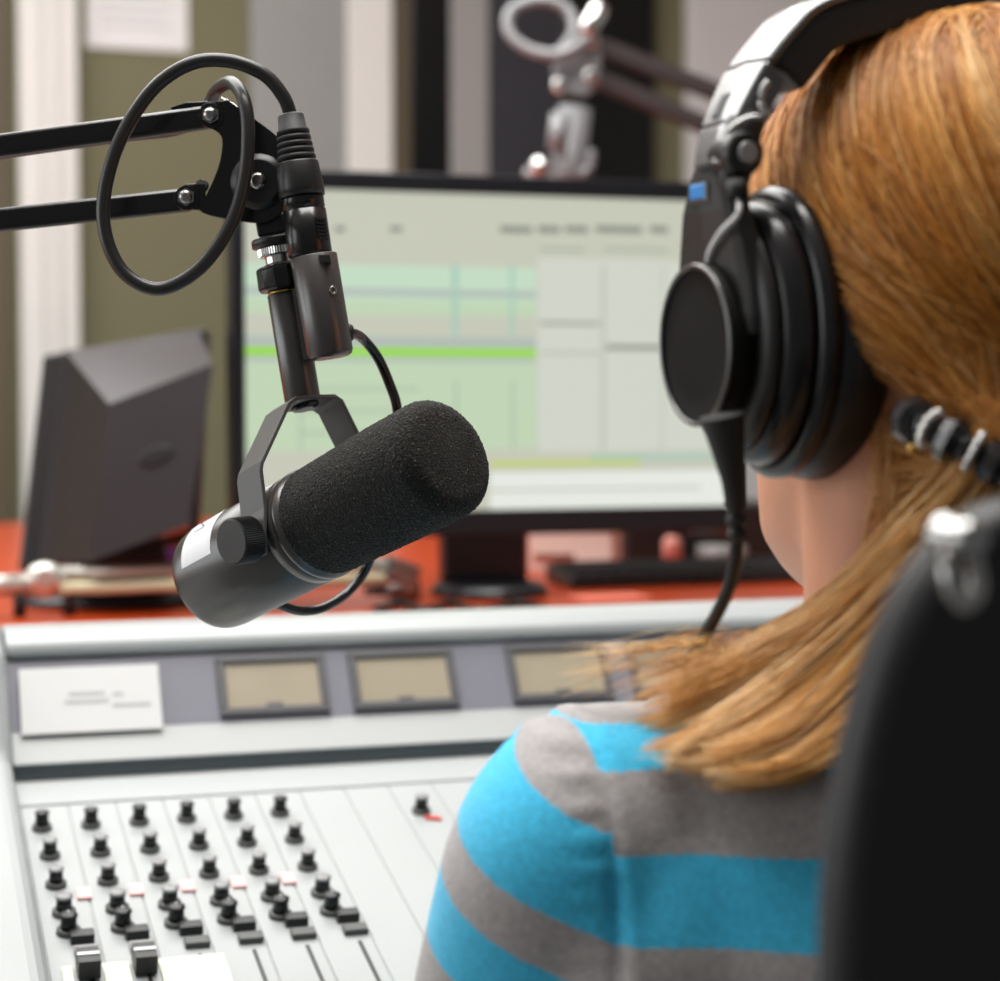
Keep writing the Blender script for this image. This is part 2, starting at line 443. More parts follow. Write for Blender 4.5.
# end cheek
mb = MB(); cy = [(pf.y - 0.01, 0.7355), (pf.y - 0.01, pf.z + 0.02), (pbk.y, pbk.z + 0.022), (pbk.y + 0.05, pbk.z + 0.09), (pb.y - 0.02, pbk.z + 0.11), (pb.y - 0.02, 0.7355)]
mb.prism([V((xL - 0.075, y, z)) for y, z in cy], V((0.0745, 0, 0))); mb.build('end_cheek', CONSOLE_WHITE, console, bevel=0.012, bseg=4)
mb = MB(); mb.prism([V((xR + 0.0005, y, z)) for y, z in cy], V((0.06, 0, 0))); mb.build('end_cheek', CONSOLE_WHITE, console, bevel=0.012, bseg=4)
# meter bridge: profile points (pixel row at column 300, depth)
d0 = (con(300, 772) - CAM).dot(FW)
def prow(y, dd):
    q = P(300, y, d0 + dd); return (q.y, q.z)
A0 = prow(751, 0.012); A1 = prow(719, 0.035); A2 = prow(650, 0.062); A3 = prow(645, 0.058); A4 = prow(634, 0.060); A5 = prow(622, 0.075); A6 = prow(616, 0.10); A7 = prow(615, 0.125)
low = pbk.z + 0.001
mb = MB(); pts = [A0, A1, (A1[0] + 0.08, A1[1]), (A1[0] + 0.08, low), (A0[0] + 0.012, low), (A0[0] + 0.012, A0[1])]
mb.prism([V((xL, y, z)) for y, z in pts], V((xR - xL, 0, 0))); mb.build('bridge_ledge', CONSOLE_PALE, console, bevel=0.002)
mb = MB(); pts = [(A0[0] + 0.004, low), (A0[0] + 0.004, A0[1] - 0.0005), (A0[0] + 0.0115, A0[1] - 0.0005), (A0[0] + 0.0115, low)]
mb.prism([V((xL, y, z)) for y, z in pts], V((xR - xL, 0, 0))); mb.build('gap_shade_strip', CONSOLE_GAP_SHADE, console)  # dark strip: the shade in the gap is put into its colour
mb = MB(); pts = [(A1[0] + 0.0003, A1[1] + 0.0003), A2, (A2[0] + 0.05, A2[1]), (A2[0] + 0.05, A1[1] + 0.0003)]
mb.prism([V((xL, y, z)) for y, z in pts], V((xR - xL, 0, 0))); mb.build('meter_panel', CONSOLE_DARK, console)
mb = MB(); pts = [(A2[0] + 0.002, A2[1] + 0.0004), A3, A4, A5, A6, A7, (A7[0] + 0.02, A7[1] - 0.004), (A7[0] + 0.02, A2[1] + 0.0004)]
mb.prism([V((xL, y, z)) for y, z in pts], V((xR - xL, 0, 0))); mb.build('bridge_hood', CONSOLE_WHITE, console, bevel=0.003)
# the meters on the bridge
fdir = V((0, A2[0] - A1[0], A2[1] - A1[1])); flen = fdir.length; fdir.normalize(); fn = V((0, -fdir.z, fdir.y))
fp0 = V((0, A1[0], A1[1]))
def face(px, py, h=0.0): return on_plane(px, py, fp0 + fn * h, fn)
def face_uv(q): return q.x, (q - fp0).dot(fdir)
def face_box(mb, x0, x1, w0, w1, h0, h1, mi=0):
    f = lambda x, w, h: V((x, 0, 0)) + fp0 + fdir * w + fn * h
    mb.hexa([f(x0, w0, h0), f(x1, w0, h0), f(x1, w1, h0), f(x0, w1, h0)], [f(x0, w0, h1), f(x1, w0, h1), f(x1, w1, h1), f(x0, w1, h1)], mi)
x_a = face(217, 685).x; x_b = face(327, 685).x; x_c = face(350, 682).x
mw = x_b - x_a; mp = x_c - x_a; x_d = face(509, 680).x - x_a - 2 * mp
for k in range(6):
    x0 = x_a + mp * k + (x_d if k > 1 else 0)
    if x0 + mw > xR: break
    mb = MB(); w0, w1, b = 0.004, flen * 0.93, 0.006
    face_box(mb, x0, x0 + mw, w0, w0 + b, 0, 0.004); face_box(mb, x0, x0 + mw, w1 - b, w1, 0, 0.004)
    face_box(mb, x0, x0 + b, w0 + b, w1 - b, 0, 0.004); face_box(mb, x0 + mw - b, x0 + mw, w0 + b, w1 - b, 0, 0.004)
    fr = mb.build('meter_frame', LCD_FRAME, console, bevel=0.001)
    mb = MB(); face_box(mb, x0 + b, x0 + mw - b, w0 + b, w1 - b, 0, 0.0015); mb.build('meter_display', LCD, fr)
    mb = MB(); xm = x0 + mw * 0.5
    face_box(mb, xm - 0.006, xm + 0.006, w0 + b + 0.0005, w0 + b + 0.003, 0.0016, 0.0022); mb.build('meter_scale', LCD_FRAME, fr)
# knobs
def knob(px, py, r=0.0056, hgt=0.0118, cap=True):
    q = con(px, py, 0.0025)
    mb = MB(); mb.lathe(q, cn, [(0, r * 1.15), (0.0028, r * 1.12), (0.0032, r * 0.8)], 20, 2)
    mb.lathe(q + cn * 0.0032, cn, [(0, r * 0.78), (hgt - 0.0042, r * 0.7)], 20, 1)
    mb.lathe(q + cn * (hgt - 0.001), cn, [(0, r * 0.84), (0.0012, r * 0.82), (0.0018, r * 0.4)], 20, 0 if cap else 1)
    mb.box(q + cn * (hgt + 0.0008) + cvd * r * 0.3, (0.0005, 0, 0), cvd * r * 0.3, cn * 0.0004, 0)
    return mb.build('knob', [KNOB_CAP, KNOB_BODY, KNOB_SKIRT], console)
rows = [(42, 829, False), (50, 857, True), (56, 886, True), (64, 914, True), (68.5, 933, False)]
con_x0 = con(42, 829).x
def shift(px, py, k):
    """same row on channel k"""
    q = con(px, py) + V((pitch * k, 0, 0)); return q
def knob_at(q, **kw):
    return knob_q(q, **kw)
def to_px(q):
    r = q - CAM; d = r.dot(FW); return 500 + r.dot(RT) / d * FPX, 490.5 - r.dot(UP) / d * FPX
for k in range(6):
    for px, py, cap in rows:
        knob(*to_px(shift(px, py, k)), cap=cap, r=0.0056 if py < 900 else 0.0062)
    # push buttons
    q = shift(82, 945, k) + cn * 0.0025
    mb = MB(); mb.box(q + cn * 0.003, (0.0068, 0, 0), cvd * 0.0045, cn * 0.003); mb.build('push_button', KNOB_BODY, console, bevel=0.0008)
    q = shift(87, 958, k) + cn * 0.0025
    mb = MB(); mb.box(q + cn * 0.002, (0.0072, 0, 0), cvd * 0.0045, cn * 0.002); mb.build('push_button', KNOB_CAP if k < 2 else KNOB_SKIRT, console, bevel=0.0008)
    if k < 5:
        q = shift(83.5, 899, k) + cn * 0.0025
        mb = MB(); mb.box(q + cn * 0.001, (0.0042, 0, 0), cvd * 0.0068, cn * 0.001); mb.build('cue_button', BUTTON_PINK, console, bevel=0.0005)
    # fader slot and cap
    q = shift(89, 968, k)
    mb = MB(); mb.box(q + cvd * -0.05 + cn * 0.0028, (0.0011, 0, 0), cvd * 0.05, cn * 0.0004); mb.build('fader_slot', KNOB_BODY, console)
    if k < 2:
        qq = shift(88, 978, k) + cn * 0.0034
    else:
        qq = shift(88, 978, k) + cn * 0.0034 - cvd * (0.07 + 0.006 * k)
    mb = MB(); mb.box(qq + cn * 0.006, (0.0062, 0, 0), cvd * 0.009, cn * 0.0055); mb.box(qq + cn * 0.0119, (0.0062, 0, 0), cvd * 0.0015, cn * 0.0003, 1)
    mb.build('fader_cap', [KNOB_BODY, WHITE_LABEL], console, bevel=0.001)
knob(421, 812); 
q = con(433, 818, 0.0035)
mb = MB(); mb.box(q, V((0.005, 0, 0)) - cvd * 0.002, cvd * 0.0016, cn * 0.0008); mb.build('red_pointer', RED_MARK, console)
for k in (9, 10, 11):
    knob(*to_px(shift(47.5, 857, k)), cap=True)
# card leaning on the bridge ledge
cl, crr = face(20, 700, 0.006).x, face(161, 700, 0.006).x
card = thing('note_card', V(((cl + crr) / 2, A1[0] - 0.004, A1[1])), 'white printed note card leaning on the left of the meter bridge', 'note')
mb = MB(); wtop = face_uv(face(90, 667, 0.004))[1]; wbot = face_uv(face(90, 734, 0.004))[1]
face_box(mb, cl, crr, max(wbot, -0.004), wtop, 0.0045, 0.0053); mb.build('card', PAPER, card, bevel=0.0003)
mb = MB()
for px0, px1, py in ((68, 104, 696), (112, 122, 696), (64, 108, 704), (112, 150, 707)):
    w = face_uv(face(px0, py, 0.0054))[1]
    face_box(mb, face(px0, py).x, face(px1, py).x, w, w + 0.0028, 0.00535, 0.0056)
mb.build('print', PALE_INK, card)
# cream sheet over the lower faders
qs = [con(60, 966), con(222, 957)]
v1 = con_v(140, 967)
mb = MB()
slab(mb, qs[0].x, shift(88, 978, 0).x - 0.0085, v1 - 0.05, v1, 0.0036, 0.0042)
slab(mb, shift(88, 978, 0).x + 0.0085, shift(88, 978, 1).x - 0.0085, v1 - 0.05, v1, 0.0036, 0.0042)
slab(mb, shift(88, 978, 1).x + 0.0085, qs[1].x, v1 - 0.05, v1, 0.0036, 0.0042)
slab(mb, qs[0].x, qs[1].x, v1 - 0.05, v1 - 0.04, 0.0036, 0.0042)
tag(mb.build('scribble_strip', CREAM), 'cream paper strip lying over the two leftmost faders', 'paper strip')

# ================================================================== MAIN MONITOR
mp0 = P(245, 350, 1.95); mn_ = V((0, -1, 0))
def scr(px, py, off=0.0): return on_plane(px, py, mp0 + mn_ * off, mn_)
TLs = scr(244, 187); BLs = scr(244, 514)
sx0, sz1, sz0 = TLs.x, TLs.z, BLs.z
sh = sz1 - sz0; sx1 = sx0 + sh * 1.62; sy = mp0.y
mon = thing('desktop_monitor', V(((sx0 + sx1) / 2, sy + 0.06, DECK_Z)), 'wide black desktop monitor showing a pale green audio schedule on its screen', 'monitor')
mb = MB(); bz = 0.014; bb = 0.026
mb.abox((sx0 - bz, sy - 0.004, sz1), (sx1 + bz, sy + 0.03, sz1 + 0.019)); mb.abox((sx0 - bz, sy - 0.004, sz0 - bb), (sx1 + bz, sy + 0.03, sz0))
mb.abox((sx0 - bz, sy - 0.004, sz0), (sx0, sy + 0.03, sz1)); mb.abox((sx1, sy - 0.004, sz0), (sx1 + bz, sy + 0.03, sz1))
mb.build('bezel', MON_BLACK, mon, bevel=0.002)
mb = MB(); mb.abox((sx0 + 0.002, sy + 0.004, sz0 + 0.002), (sx1 - 0.002, sy + 0.05, sz1 - 0.002)); mb.build('back_shell', MON_BLACK, mon, bevel=0.01)
cb = (sx0 + sx1) / 2
cb = scr(495, 550).x
mb = MB(); mb.abox((cb - 0.046, sy + 0.028, DECK_Z + 0.012), (cb + 0.046, sy + 0.055, sz0 + 0.1)); mb.build('stand_column', MON_BLACK, mon, bevel=0.006)
mb = MB(); mb.lathe((cb, sy + 0.02, DECK_Z + 0.0005), (0, 0, 1), [(0, 0.075), (0.006, 0.075), (0.013, 0.066)], 48, up=(1, 0, 0), sx=0.8, sy=0.85); mb.build('stand_base', MON_BLACK, mon)
E = {}
def em(key, c, st=1.0):
    if key not in E: E[key] = emat('screen_' + key, srgb(*c), st)
    return E[key]
SCR = [('beige', (203, 205, 188)), ('green', (197, 219, 186)), ('lilac', (180, 190, 186)), ('lime', (150, 224, 40)), ('pale', (214, 218, 206)),
       ('line', (168, 180, 162)), ('text', (140, 146, 134)), ('yellow', (200, 214, 120)), ('white', (236, 240, 232)), ('mint', (200, 226, 200)), ('sky', (152, 190, 204)), ('teal', (170, 205, 190))]
smats = [em(k, c, 0.92) for k, c in SCR]; sidx = {k: i for i, (k, c) in enumerate(SCR)}
mb = MB()
mb.quad((sx0, sy, sz0), (sx1, sy, sz0), (sx1, sy, sz1), (sx0, sy, sz1), sidx['beige'])
lay = [0]
def area(k, x0, y0, x1, y1):
    lay[0] += 1; o = 0.00004 * lay[0]
    a = scr(x0, y0, o); b = scr(x1, y1, o); xm = (x0 + x1) / 2; ym = (y0 + y1) / 2
    xa, xb = scr(x0, ym, o).x, scr(x1, ym, o).x; za, zb = scr(xm, y1, o).z, scr(xm, y0, o).z
    xa, xb = max(xa, sx0), min(xb, sx1); za, zb = max(za, sz0), min(zb, sz1)
    y = sy - o
    mb.quad((xa, y, za), (xb, y, za), (xb, y, zb), (xa, y, zb), sidx[k])
area('sky', 244, 186, 900, 192)
area('pale', 538, 262, 900, 450); area('mint', 244, 265, 536, 300); area('green', 244, 300, 536, 450)
area('lilac', 244, 289, 536, 296); area('beige', 244, 315, 536, 336); area('lilac', 244, 337, 536, 347); area('lime', 244, 348, 536, 356); area('lilac', 244, 357, 536, 362)
area('teal', 452, 265, 458, 336); area('teal', 510, 265, 514, 336)
for x in (300, 455, 512): area('line', x, 380, x + 2, 450)
for y in (388, 410, 432): area('line', 300, y, 440 - (y % 3) * 20, y + 2)
area('text', 335, 226, 345, 232); area('text', 390, 226, 402, 232)
for x0, x1 in ((500, 532), (538, 560), (565, 588), (596, 642), (650, 668)): area('text', x0, 226, x1, 233)
area('line', 540, 248, 585, 251); area('line', 604, 248, 668, 251)
area('text', 540, 322, 600, 325); area('text', 606, 345, 662, 350)
area('line', 602, 265, 604, 450); area('line', 662, 265, 663, 450)
area('line', 540, 352, 600, 354)
area('white', 490, 470, 900, 516); area('beige', 244, 452, 490, 514)
area('yellow', 490, 460, 640, 466); area('teal', 590, 454, 740, 459)
area('line', 490, 488, 700, 490)
mb.build('screen', smats, mon, fixn=False)

# ================================================================== LEFT MONITOR (seen from behind)
fr_ = [P(42, 354, 2.0), P(205, 327, 1.99), P(194, 540, 1.95), P(17, 571, 1.96)]
bkf = [P(109, 404, 1.87), P(213, 364, 1.89), P(189, 524, 1.86), P(92, 561, 1.84)]
def coplanar(q, px, py):
    n = (q[2] - q[0]).cross(q[3] - q[0]).normalized(); q[1] = on_plane(px, py, q[0], n)
coplanar(fr_, 205, 327); coplanar(bkf, 213, 364)
nrm = (fr_[1] - fr_[0]).cross(fr_[3] - fr_[0]).normalized()
if nrm.dot(FW) < 0: nrm = -nrm
lm = thing('computer_monitor', V((fr_[3].x + 0.08, fr_[3].y - 0.02, DECK_Z)), 'dark grey monitor turned away at left, showing its bulging back', 'monitor')
mb = MB(); mb.prism(fr_, nrm * 0.028); mb.build('front_bezel', MON_EDGE, lm, bevel=0.004)
mb = MB(); inner = [fr_[i].lerp((fr_[0] + fr_[2]) / 2, 0.06) - nrm * 0.0005 for i in range(4)]
inner[0] = fr_[0].lerp(fr_[1], 0.14) - nrm * 0.0005; inner[3] = fr_[3].lerp(fr_[2], 0.12) - nrm * 0.0005
rings = []
for k in range(9):
    t_ = k / 8; q4 = [inner[i].lerp(bkf[i], t_) for i in range(4)]
    rings.append([q4[i].lerp(q4[(i + 1) % 4], j / 8) for i in range(4) for j in range(8)])
mb.loft(rings, 0, False)
# left flank's shade is put into its colour: black there, grey elsewhere
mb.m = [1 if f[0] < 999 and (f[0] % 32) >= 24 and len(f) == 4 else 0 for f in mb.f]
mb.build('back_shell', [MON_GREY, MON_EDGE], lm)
mb = MB(); o = bkf[0].lerp(bkf[1], 0.5).lerp(bkf[3].lerp(bkf[2], 0.5), 0.47); bu = (bkf[1] - bkf[0]).normalized(); bv = (bkf[3] - bkf[0]); bv = (bv - bu * bv.dot(bu)).normalized(); bn = bu.cross(bv)
if bn.dot(FW) > 0: bn = -bn
mb.lathe(o + bu * 0.004, bn, [(0, 0.017), (0.0014, 0.0165), (0.0018, 0.015)], 32, up=bu, sx=1.0, sy=0.5); mb.build('badge', MON_EDGE, lm)
mb = MB(); c = bkf[3].lerp(bkf[2], 0.42); mb.hexa([V((c.x - 0.05, c.y + 0.10, DECK_Z + 0.012)), V((c.x + 0.05, c.y + 0.10, DECK_Z + 0.012)), V((c.x + 0.05, c.y + 0.14, DECK_Z + 0.012)), V((c.x - 0.05, c.y + 0.14, DECK_Z + 0.012))],
        [V((c.x - 0.04, c.y + 0.09, c.z + 0.03)), V((c.x + 0.04, c.y + 0.09, c.z + 0.03)), V((c.x + 0.04, c.y + 0.13, c.z + 0.03)), V((c.x - 0.04, c.y + 0.13, c.z + 0.03))]); mb.build('stand_neck', MON_BLACK, lm, bevel=0.004)
mb = MB(); mb.lathe((c.x, c.y + 0.12, DECK_Z + 0.0005), (0, 0, 1), [(0, 0.095), (0.007, 0.093), (0.0115, 0.08)], 40, up=(1, 0, 0), sx=1.0, sy=0.6); mb.build('stand_base', MON_BLACK, lm)

# ================================================================== DESK CLUTTER
def deck(px, py, h=0.0): return on_plane(px, py, V((0, 0, DECK_Z + h)), V((0, 0, 1)))
# folded chrome arm resting in front of the left monitor
q = deck(100, 600); yy = deck(90, 614).y
def row(px, z): return on_plane(px, 0, V((0, yy, 0)), V((0, 1, 0))).x
def hz(py, px=100): return on_plane(px, py, V((0, yy, 0)), V((0, 1, 0))).z
SATIN = mat('satin_nickel', srgb(206, 204, 196), 0.3, 0.6)
CREAMBAR = mat('cream_bar', srgb(206, 204, 170), 0.4, 0.2)
fa = thing('folded_boom_arm', V((row(60, 0), yy, DECK_Z)), 'pale metal boom arm lying folded along the desk edge at left', 'boom arm')
xa, xb = row(-60, 0), row(395, 0)
mb = MB(); mb.tube([(row(52, 0), yy, hz(572)), (xb, yy + 0.004, hz(572))], 0.0065, 14); mb.build('upper_tube', SATIN, fa)
mb = MB(); mb.tube([(row(52, 0), yy - 0.012, hz(586)), (xb, yy - 0.008, hz(586))], 0.0065, 14); mb.build('lower_tube', CREAMBAR, fa)
mb = MB(); mb.tube([(xa, yy - 0.006, hz(583)), (row(22, 0), yy - 0.006, hz(582))], 0.0105, 14); mb.build('end_tube', SATIN, fa)
mb = MB(); mb.sphere((row(38, 0), yy - 0.006, hz(578)), 0.02, sc=(1.0, 0.7, 0.85)); mb.lathe((row(36, 0), yy - 0.022, hz(574)), (0, -1, 0), [(0, 0.009), (0.006, 0.008)], 20); mb.build('joint', SATIN, fa)
for px in (12, 62):
    mb = MB(); mb.tube([(row(px, 0), yy - 0.008, DECK_Z + 0.001), (row(px, 0), yy - 0.008, hz(588))], 0.006, 12); mb.build('foot', BLACK_MATTE, fa)
mb = MB(); mb.box((row(398, 0), yy - 0.004, hz(580)), (0.016, 0, -0.006), (0, 0.012, 0), (0.004, 0, 0.011)); mb.build('end_clamp', STEEL, fa, bevel=0.003)

def clutter_box(name, px0, px1, py0, py1, m, label, cat, depth=0.05, base_py=None, extra=None, rot=0.0):
    b = deck((px0 + px1) / 2, base_py or py1)
    pl = V((0, b.y, 0)); n = V((0, 1, 0))
    x0 = on_plane(px0, py1, pl, n).x; x1 = on_plane(px1, py1, pl, n).x
    z1 = on_plane((px0 + px1) / 2, py0, pl, n).z
    t = thing(name, V(((x0 + x1) / 2, b.y + depth / 2, DECK_Z)), label, cat)
    return t, x0, x1, b.y, z1
t, x0, x1, yb, z1 = clutter_box('paper_box', 548, 628, 522, 572, CREAM, 'small cream cardboard box with open flap on the desk under the wide monitor', 'box', base_py=574)
KRAFT = mat('cream_card', srgb(248, 236, 224), 0.7, vary=0.03); 
cxm = (x0 + x1) / 2; an = math.radians(32); ux = V((math.cos(an), -math.sin(an), 0)); uy = V((math.sin(an), math.cos(an), 0)); bc0 = V((cxm, yb + 0.045, 0))
hw_ = (x1 - x0) * 0.5
zc = (DECK_Z + 0.0005 + z1 - 0.012) / 2; hz_ = (z1 - 0.012 - DECK_Z - 0.0005) / 2
mb = MB(); mb.box(bc0 + V((0, 0, zc)), ux * hw_, uy * 0.026, V((0, 0, hz_))); mb.build('carton', KRAFT, t, bevel=0.002)
zt = z1 - 0.0118
mb = MB(); mb.hexa([bc0 + ux * (a * (hw_ + 0.002)) + uy * (b * 0.028) + V((0, 0, zt)) for a, b in ((-1, -1), (1, -1), (1, 1), (-1, 1))], [bc0 + ux * (a * hw_ * 0.85) + uy * (b * 0.022) + V((0, 0, zt + 0.012)) for a, b in ((-1, -1), (1, -1), (1, 1), (-1, 1))]); mb.build('lid', KRAFT, t, bevel=0.001)
mb = MB(); mb.box(bc0 - uy * 0.0264 - ux * hw_ * 0.4 + V((0, 0, DECK_Z + 0.016)), ux * hw_ * 0.5, uy * 0.0003, V((0, 0, 0.006))); mb.build('glare_strip', CHROME, t)  # chrome strip added to give the white glare low on the carton
# black case at the back of the desk
e0 = deck(634, 565); e1 = on_plane(800, 560, V((0, e0.y, 0)), V((0, 1, 0))); ez = on_plane(700, 506, V((0, e0.y, 0)), V((0, 1, 0))).z
t = thing('equipment_case', V(((e0.x + e1.x) / 2, e0.y + 0.08, DECK_Z)), 'black equipment case on the orange desk, behind the keyboard and under the wide monitor', 'case')
mb = MB(); mb.abox((e0.x, e0.y + 0.03, DECK_Z + 0.0005), (e1.x, e0.y + 0.2, ez)); mb.build('case_body', BLACK_SATIN, t, bevel=0.006)
mb = MB(); zq = (DECK_Z + ez) / 2 + 0.012; xm = (e0.x + e1.x) / 2
mb.tube(spline([(xm - 0.04, e0.y + 0.0295, zq), (xm - 0.036, e0.y + 0.018, zq - 0.006), (xm, e0.y + 0.015, zq - 0.008), (xm + 0.036, e0.y + 0.018, zq - 0.006), (xm + 0.04, e0.y + 0.0295, zq)], 24), 0.0035, 10); mb.build('handle', STEEL, t)
for dx_ in (0.015, e1.x - e0.x - 0.027):
    mb = MB(); mb.abox((e0.x + dx_, e0.y + 0.0255, zq - 0.004), (e0.x + dx_ + 0.012, e0.y + 0.0298, zq + 0.012)); mb.build('latch', STEEL, t, bevel=0.001)
# keyboard behind, black
kb = deck(655, 587)
t = thing('keyboard', V((kb.x, kb.y, DECK_Z)), 'black computer keyboard lying on the orange desk beneath the monitor', 'keyboard')
mb = MB(); mb.hexa([V((kb.x - 0.095, kb.y, DECK_Z + 0.0005)), V((kb.x + 0.2, kb.y, DECK_Z + 0.0005)), V((kb.x + 0.2, kb.y + 0.085, DECK_Z + 0.0005)), V((kb.x - 0.095, kb.y + 0.085, DECK_Z + 0.0005))],
                  [V((kb.x - 0.095, kb.y, DECK_Z + 0.01)), V((kb.x + 0.2, kb.y, DECK_Z + 0.01)), V((kb.x + 0.2, kb.y + 0.085, DECK_Z + 0.02)), V((kb.x - 0.095, kb.y + 0.085, DECK_Z + 0.02))]); mb.build('case', BLACK_SATIN, t, bevel=0.002)
mb = MB()
for r in range(4):
    for c in range(15):
        x = kb.x - 0.089 + c * 0.0193; y = kb.y + 0.006 + r * 0.0195; z = DECK_Z + 0.0105 + (r * 0.0195 + 0.007) / 0.085 * 0.01
        mb.abox((x, y, z), (x + 0.016, y + 0.016, z + 0.005))
mb.build('keys', BLACK_MATTE, t)
def lathe_thing(name, px, py, prof, m, label, cat, part):
    b = deck(px, py); t = thing(name, b, label, cat)
    for pn, pr, mm in zip(part, prof, m):
        mb = MB(); mb.lathe(b + V((0, 0, 0.0005)), (0, 0, 1), pr, 28); mb.build(pn, mm, t)
PINK = mat('pink_plastic', srgb(214, 140, 128), 0.4); GREYP = mat('grey_plastic', srgb(128, 124, 122), 0.4); BLUEP = mat('blue_plastic', srgb(60, 56, 170), 0.35)
lathe_thing('glue_bottle', 672, 566, [[(0, 0.011), (0.03, 0.011), (0.036, 0.006)], [(0.0362, 0.006), (0.05, 0.0045)]], [PINK, BLACK_SATIN], 'small pink bottle with black cap behind the keyboard', 'bottle', ['bottle_body', 'cap'])
lathe_thing('tape_reel', 722, 564, [[(0, 0.03), (0.022, 0.03), (0.0222, 0.016)], [(0, 0.015), (0.0215, 0.015)]], [GREYP, BLACK_SATIN], 'grey tape roll with dark core lying behind the keyboard', 'tape roll', ['roll', 'core'])
lathe_thing('blue_cup', 166, 562, [[(0, 0.02), (0.05, 0.024)], [(0.0502, 0.0245), (0.056, 0.0235)]], [BLUEP, BLUEP], 'blue plastic cup half hidden behind the dark monitor', 'cup', ['cup_body', 'lid'])
lathe_thing('grey_cup', 150, 572, [[(0, 0.015), (0.036, 0.018)], [(0.0362, 0.0185), (0.04, 0.0165)]], [GREYP, GREYP], 'small grey cup on the desk below the dark monitor', 'cup', ['cup_body', 'lid'])
# papers on the deck
b = deck(600, 596); mb = MB(); mb.abox((b.x - 0.035, b.y - 0.05, DECK_Z + 0.0004), (b.x + 0.04, b.y + 0.012, DECK_Z + 0.0012)); tag(mb.build('paper_slip', mat('pink_paper', srgb(226, 120, 100), 0.8)), 'pinkish paper slip lying flat on the orange desk before the keyboard', 'paper')
# black cable bundle
b = deck(445, 607)
mb = MB(); mb.tube(spline([deck(x, y, 0.004) for x, y in ((376, 610), (400, 604), (425, 610), (450, 603), (480, 610), (520, 603), (560, 611), (600, 609))], 80), 0.0035, 10)
tag(mb.build('loose_cable', CABLE), 'black cable snaking over the desk behind the console hood', 'cable')
b = deck(412, 600)
mb = MB(); t = thing('cable_connector', b, 'grey metal cable plug on the orange desk beside the monitor stand', 'plug')
mb.lathe(b + V((-0.03, -0.005, 0.011)), (1, 0.1, 0.0), [(0, 0.006), (0.01, 0.01), (0.035, 0.0105)], 20); mb.build('shell', STEEL, t)
mb = MB(); mb.lathe(b + V((-0.03, -0.005, 0.011)), (-1, -0.1, 0.0), [(0.0002, 0.0058), (0.02, 0.004)], 16); mb.build('boot', BLACK_MATTE, t)

# ================================================================== SECOND BOOM MIC IN THE BACKGROUND
DB = 2.55
def B(px, py, dd=0.0): return P(px, py, DB + dd)
SILVER_GREY = mat('silver_grey_paint', srgb(138, 138, 140), 0.35, 0.15)  # one even grey for bracket, stem, yoke and cable loop
BRN = mat('brown_black_tube', srgb(58, 48, 48), 0.45)
fb = thing('boom_arm', V((B(900, 300).x, B(900, 300).y, DECK_Z)), 'out-of-focus twin tube boom arm behind the wide monitor, reaching in from the right', 'boom arm')
for a, b_ in (((592, 44), (860, 148)), ((590, 76), (870, 196))):
    mb = MB(); mb.tube([B(*a), B(*b_, 0.05)], 0.0, up=UP, sq=(0.0105, 0.0105)); mb.build('arm_tube', BRN, fb, bevel=0.002)
mb = MB(); mb.prism([B(x, y, -0.016) for x, y in ((566, 34), (590, 30), (602, 50), (600, 84), (586, 96), (556, 92), (552, 70))], FW * 0.012); mb.build('end_bracket', SILVER_GREY, fb, bevel=0.003)
for x, y in ((591, 41), (591, 76), (560, 86)):
    mb = MB(); mb.lathe(B(x, y, -0.017), -FW, [(0, 0.011), (0.005, 0.0105), (0.009, 0.006)], 20); mb.build('bolt', CHROME, fb)
mb = MB(); mb.tube([B(700 + 160, 148, 0.05) + V((0.02, 0, -0.005)), V((B(880, 200, 0.06).x + 0.04, B(880, 200, 0.06).y, DECK_Z + 0.03))], 0.016, 16); mb.build('post', BRN, fb)
mb = MB(); mb.lathe(V((B(880, 200, 0.06).x + 0.04, B(880, 200, 0.06).y, DECK_Z + 0.0005)), (0, 0, 1), [(0, 0.05), (0.02, 0.045), (0.035, 0.02)], 28); mb.build('base', BLACK_SATIN, fb)
bm_ = thing('hanging_microphone', V((B(565, 200).x, B(565, 200).y, B(565, 400).z)), 'blurred silver microphone stem hanging from the boom behind the wide monitor', 'microphone')
mb = MB(); mb.tube([B(575, 108, -0.02), B(568, 168, -0.02), B(566, 185, -0.02)], 0.0215, 20); mb.build('stem', SILVER_GREY, bm_)
mb = MB(); mb.tube([B(560, 114, -0.044), B(556, 150, -0.044)], 0.012, 18); mb.build('socket', SILVER_GREY, bm_)
mb = MB(); mb.sphere(B(540, 166, -0.035), 0.014, sc=(1, 1, 0.9)); mb.build('knob', CHROME, bm_)
mb = MB(); mb.tube(spline([B(525, 172, -0.02), B(545, 178, -0.03), B(585, 172, -0.03), B(592, 150, -0.03)], 24), 0.006, 12); mb.build('yoke', SILVER_GREY, bm_)
mb = MB(); mb.lathe(B(585, 205, -0.02), (B(525, 260, -0.02) - B(585, 205, -0.02)), [(0, 0.03), (0.004, 0.034), (0.11, 0.036), (0.15, 0.034), (0.16, 0.02)], 28); mb.build('body', BLACK_SATIN, bm_)
bc = thing('microphone_cable', B(590, 40), 'grey cable loop and plug at the end of the blurred boom arm', 'cable')
mb = MB(); mb.tube(spline([B(x, y, dd) for x, y, dd in ((592, 22, -0.05), (585, 40, -0.05), (560, 54, -0.05), (530, 50, -0.045), (509, 32, -0.04), (512, 10, -0.035), (540, 0, -0.03), (566, 8, -0.03), (574, 30, -0.035), (562, 50, -0.035), (548, 60, -0.035))], 90), 0.0075, 12); mb.build('cable_loop', SILVER_GREY, bc)
